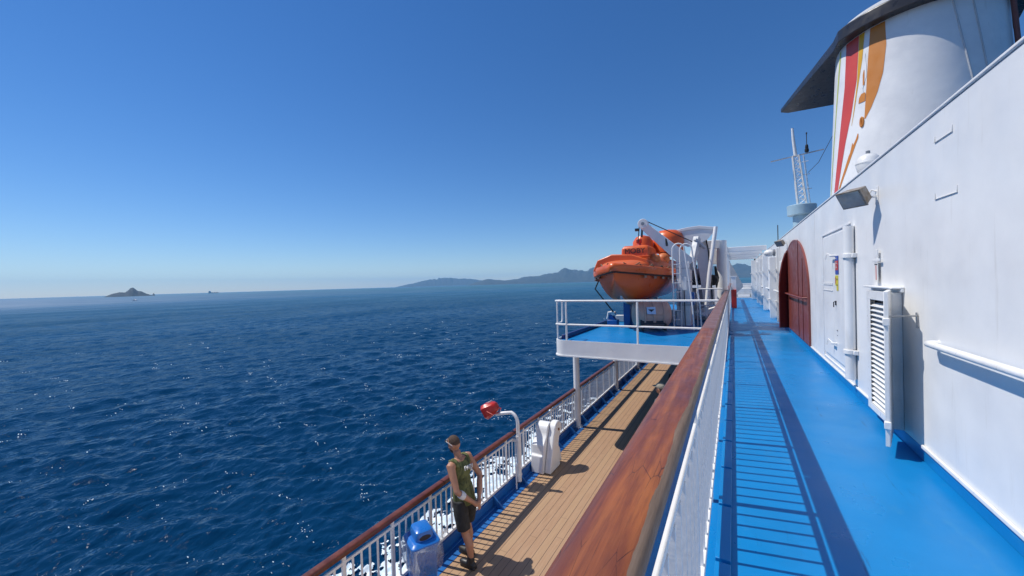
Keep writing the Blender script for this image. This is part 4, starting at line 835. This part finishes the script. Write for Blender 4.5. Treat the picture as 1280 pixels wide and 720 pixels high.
# ================================================================== people
def limb(mb, pts, rs, n=14): return mb.tube(pts, rs, n)
def man():
    t = thing('person', (0, 0, 0), 'man in olive sleeveless top standing at the lower rail, hands behind his back', 'person', 'passengers on the lower deck')
    b = MB()      # local: faces +y, his left is -x
    for s_ in (-1,1):
        fy = .12 if s_ > 0 else -.06
        limb(b, [(s_*.10,fy,.06),(s_*.105,fy-.02,.14),(s_*.108,fy*.9-.03,.33),(s_*.11,fy*.7+.01,.48),(s_*.11,fy*.4,.68),(s_*.10,.0,.90)], [.042,.040,.060,.057,.078,.088])
        b.ell((s_*.105,fy+.06,.045),(.042,.12,.04))
        # upper arm back, forearm to clasped hands at the small of the back
        sh_, el = Vector((s_*.205,-.01,1.42)), Vector((s_*.275,-.13,1.14)); wr = Vector((s_*.07,-.225,.925))
        limb(b, [sh_+Vector((-s_*.05,0,.015)), sh_, sh_.lerp(el,.45), el, el.lerp(wr,.35), wr], [.060,.066,.054,.043,.046,.030])
        hd = Vector((s_*.015,-.245,.875)); limb(b, [wr, wr.lerp(hd,.55), hd], [.028,.040,.036])
        for k in range(4): limb(b, [hd+Vector((s_*(.024-.016*k),-.01,0)), hd+Vector((-s_*.012+s_*(.022-.016*k)*.6,-.028,-.035)), hd+Vector((-s_*.03+s_*.01*(1-k),-.018,-.068-.006*(k in (1,2))))], [.0115,.0105,.009], 8)
        limb(b, [wr+Vector((-s_*.01,.0,-.02)), hd+Vector((-s_*.01,.03,-.0)), hd+Vector((-s_*.035,.03,-.035))], [.013,.012,.010], 8)
    b.ell((0,0,.95),(.165,.115,.13)); b.ell((0,.0,1.10),(.145,.105,.18)); b.ell((0,-.005,1.30),(.17,.115,.19)); b.ell((0,-.01,1.44),(.17,.075,.06))
    limb(b, [(0,-.01,1.42),(0,.005,1.50),(0,.025,1.57)], [.070,.056,.056])
    tl = Matrix.Rotation(R(14),3,'Z') @ Matrix.Rotation(R(-24),3,'X'); H0 = Vector((0,.055,1.655)); hp = lambda p: H0 + tl @ Vector(p)
    b.ell(hp((0,-.01,.02)),(.074,.096,.102),18,rot=tl); b.ell(hp((0,.035,-.045)),(.055,.058,.062),14,rot=tl)
    b.ell(hp((0,.100,-.018)),(.013,.018,.022),8,rot=tl)
    for s_ in (-1,1): b.ell(hp((s_*.075,-.005,-.012)),(.010,.018,.030),8,rot=tl)
    body = fuse(b, 'body', SKIN, t, .011, 5)
    hb = MB().ell(hp((0,-.022,.034)),(.0765,.0925,.093),18,rot=tl); hr = fuse(hb, 'hair', HAIR, body, .010, 2)
    be = MB().ell(hp((0,.052,-.062)),(.054,.05,.048),14,rot=tl).ell(hp((0,.085,-.045)),(.035,.024,.028),10,rot=tl); fuse(be, 'face_mask', BLKCLOTH, body, .008, 2)
    for s_ in (-1,1): MB().ell(hp((s_*.03,.085,.012)),(.012,.008,.007),8,rot=tl).build('eye', INK, body)
    sg = MB().tube([hp((x,y,z)) for x,y,z in ((-.076,-.01,.0),(-.082,.02,.055),(-.070,.055,.085),(0,.075,.098),(.070,.055,.085),(.082,.02,.055),(.076,-.01,0))], .0045, 6)
    sgo = sg.build('sunglasses', BANDAGE, body)
    MB().ell(hp((-.038,.072,.088)),(.030,.012,.020),10,rot=tl).ell(hp((.038,.072,.088)),(.030,.012,.020),10,rot=tl).build('lens', INK, sgo)
    tp = MB(); tp.ell((0,0,1.00),(.178,.132,.15)); tp.ell((0,-.002,1.14),(.166,.128,.20)); tp.ell((0,-.008,1.30),(.178,.130,.19)); tp.ell((0,-.012,1.42),(.135,.088,.065))
    for s_ in (-1,1): limb(tp, [(s_*.115,-.075,1.38),(s_*.125,-.045,1.455),(s_*.125,.0,1.482),(s_*.12,.06,1.44)], [.04,.033,.032,.04])
    tp.loft([[(hx*math.cos(R(a)), hy*math.sin(R(a))-.005, z) for a in range(0,360,15)] for hx,hy,z in ((.182,.142,.845),(.178,.136,.95),(.17,.13,1.08))])
    top_ = fuse(tp, 'sleeveless_top', OLIVE, body, .010, 4); folds(top_, .007, 14, 1)
    text_mesh('lettering', '1W21', .085, BANDAGE, top_, Matrix.Translation((.01,-.158,1.365)) @ Matrix.Rotation(R(8),4,'Y') @ Matrix.Rotation(R(84),4,'X'), .006)
    st = MB(); st.ell((0,0,.90),(.172,.130,.12))
    for s_ in (-1,1): limb(st, [(s_*.095,-.0,.92),(s_*.110,.012 if s_>0 else -.01,.74),(s_*.115,(.12 if s_>0 else -.06)*.55,.53)], [.108,.108,.098], 18)
    folds(fuse(st, 'shorts', BLKCLOTH, body, .011, 4), .008, 22, 2)
    for s_ in (-1,1):
        fy = .12 if s_ > 0 else -.06; sb = MB()
        sb.ell((s_*.105,fy+.075,.048),(.050,.125,.048)); sb.ell((s_*.105,fy-.03,.05),(.046,.06,.05)); limb(sb, [(s_*.10,fy,.05),(s_*.103,fy-.015,.17)], [.052,.052]); sb.box(s_*.105-.045,s_*.105+.045,fy-.08,fy+.17,.002,.02)
        fuse(sb, 'ankle_boot', SHOE, body, .009, 2)
    el, wr = Vector((-.275,-.13,1.14)), Vector((-.07,-.225,.925))
    MB().tube([el.lerp(wr,.18), el.lerp(wr,.30), el.lerp(wr,.42)], [.052,.055,.049], 14).build('elbow_bandage', BANDAGE, body)
    for o_ in t.children_recursive:
        o_.data.transform(Matrix(((1,0,0,0),(0,1,.13,-.014),(0,0,1,0),(0,0,0,1))))
    return t
mn = man(); mn.location = (-3.36, 4.42, DL + .002); mn.rotation_euler = (0, 0, R(90))
def bystander(label, loc, rot, hgt, top_m, cap, dark_hair):
    t = thing('person', (0,0,0), label, 'person', 'passengers on the lower deck'); b = MB()
    for s_ in (-1,1):
        limb(b, [(s_*.10,0,.05),(s_*.10,-.01,.30),(s_*.10,0,.48),(s_*.10,.0,.90)], [.045,.058,.058,.088])
        b.ell((s_*.10,.06,.045),(.042,.12,.04))
        limb(b, [(s_*.17,0,1.43),(s_*.21,0,1.42),(s_*.25,.0,1.15),(s_*.235,.06,.92)], [.06,.066,.046,.034])
        hd = Vector((s_*.23,.08,.86)); limb(b, [(s_*.235,.06,.93), hd, hd+Vector((0,.01,-.04))], [.030,.036,.034])
        for k in range(4): limb(b, [hd+Vector((0,.026-.017*k,-.03)), hd+Vector((-s_*.006,.030-.018*k,-.075)), hd+Vector((-s_*.022,.028-.017*k,-.105))], [.011,.0105,.009], 8)
        limb(b, [hd+Vector((0,.02,.01)), hd+Vector((-s_*.01,.05,-.02)), hd+Vector((-s_*.02,.052,-.06))], [.012,.011,.010], 8)
    b.ell((0,0,.95),(.165,.115,.13)); b.ell((0,.0,1.12),(.15,.105,.18)); b.ell((0,-.005,1.30),(.17,.115,.19)); b.ell((0,-.01,1.44),(.17,.075,.06))
    limb(b, [(0,-.01,1.42),(0,.005,1.50),(0,.02,1.58)], [.070,.056,.056])
    H0 = Vector((0,.045,1.655)); hp = lambda p: H0 + Vector(p)
    b.ell(hp((0,-.01,.02)),(.074,.096,.102),18); b.ell(hp((0,.035,-.045)),(.055,.058,.062),14); b.ell(hp((0,.100,-.018)),(.013,.018,.022),8)
    for s_ in (-1,1): b.ell(hp((s_*.075,-.005,-.012)),(.010,.018,.030),8)
    body = fuse(b, 'body', SKIN, t, .012, 5)
    fuse(MB().ell(hp((0,-.024,.022)),(.079,.094,.098),18), 'hair', HAIR, body, .010, 2)
    for s_ in (-1,1): MB().ell(hp((s_*.03,.085,.008)),(.012,.008,.007),8).build('eye', INK, body)
    MB().ell(hp((0,.088,-.058)),(.022,.010,.006),8).build('mouth', RED, body)
    if cap:
        c = MB().ell(hp((0,-.012,.060)),(.088,.108,.085),20); c.prism([(hp((0,0,0)).x+.085*math.cos(R(a)), hp((0,0,0)).y+.06+.115*math.sin(R(a))) for a in range(0,181,15)], 'z', hp((0,0,.048)).z, hp((0,0,.058)).z); fuse(c, 'peaked_cap', CAPCLOTH, body, .007, 2)
    tp = MB(); tp.ell((0,0,1.00),(.178,.132,.15)); tp.ell((0,-.002,1.14),(.168,.128,.20)); tp.ell((0,-.008,1.30),(.182,.130,.19)); tp.ell((0,-.012,1.42),(.19,.088,.072))
    for s_ in (-1,1): limb(tp, [(s_*.15,0,1.43),(s_*.215,0,1.42),(s_*.245,.01,1.22)], [.07,.076,.066])
    folds(fuse(tp, 'shirt', top_m, body, .012, 4), .006, 15, 3)
    st = MB(); st.ell((0,0,.90),(.178,.135,.12))
    for s_ in (-1,1): limb(st, [(s_*.095,0,.92),(s_*.105,0,.50),(s_*.105,0,.10)], [.108,.092,.075], 18)
    folds(fuse(st, 'trousers', BLKCLOTH, body, .012, 4), .007, 20, 4)
    for s_ in (-1,1): fuse(MB().ell((s_*.10,.065,.05),(.048,.13,.05)).ell((s_*.10,-.03,.06),(.046,.06,.05)), 'shoe', SHOE, body, .010, 2)
    t.scale = (hgt/1.76,)*3; t.location = loc; t.rotation_euler = (0,0,rot)
bystander('person in grey peaked cap, head just showing past the wooden handrail', (-1.40, 8.85, DL+.002), R(75), 1.70, GREYCLOTH, True, False)
bystander('person in black standing beyond the one in the grey cap', (-1.30, 10.9, DL+.002), R(160), 1.72, BLKCLOTH, False, True)

# ================================================================== craft on the sea
t = thing('motor_yacht', (0,0,0), 'small white motor yacht in front of the dark island', 'yacht')
MB().loft([[(x,y*wd,z) for y,z in ((-1,2.2),(-.8,-.4),(.8,-.4),(1,2.2))] for x,wd in ((-11,2.3),(-4,2.7),(5,2.4),(9,1.3),(12.5,.1))]).build('hull', W, t, bevel=.1)
MB().loft([[(-8,-2,2.2),(-8,2,2.2),(6,1.6,2.2),(6,-1.6,2.2)],[(-7,-1.8,4.4),(-7,1.8,4.4),(3,1.5,4.4),(3,-1.5,4.4)]]).loft([[(-5,-1.5,4.4),(-5,1.5,4.4),(1.5,1.3,4.4),(1.5,-1.3,4.4)],[(-4.5,-1.4,6.0),(-4.5,1.4,6.0),(-.5,1.2,6.0),(-.5,-1.2,6.0)]]).build('cabin', W, t)
MB().box(-6.5,4,-2.05,2.05,2.9,3.6).build('window', INK, t); MB().tube([(-3,0,6),(-3.6,0,9)], .1, 6).build('mast', GREYP, t)
d = 1480; a = R(-74.5); t.location = (d*math.sin(a), d*math.cos(a), SEA_Z); t.rotation_euler = (0,0,R(10)); t.scale = (.9,)*3
t = thing('cargo_ship', (0,0,0), 'low dark cargo ship far off on the horizon', 'cargo ship')
MB().loft([[(x,y*wd,z) for y,z in ((-1,h),(-.9,-3),(.9,-3),(1,h))] for x,wd,h in ((-115,12,13),(-100,16,13),(80,16,13),(105,10,15),(120,1,17))]).build('hull', paint('dark_hull_paint',(.05,.04,.045),None,.6), t)
MB().box(-108,-82,-14,14,13,32).box(-104,-90,-10,10,32,40).build('superstructure', GREYP, t); MB().box(-112,-107,-3,3,13,38).build('smoke_stack', INK, t)
MB().tube([(20,0,13),(20,0,28)], 1, 6).tube([(-30,0,13),(-30,0,26)], 1, 6).build('deck_crane', GREYP, t)
d = 8600; a = R(-67.85); t.location = (d*math.sin(a), d*math.cos(a), SEA_Z); t.rotation_euler = (0,0,R(12))
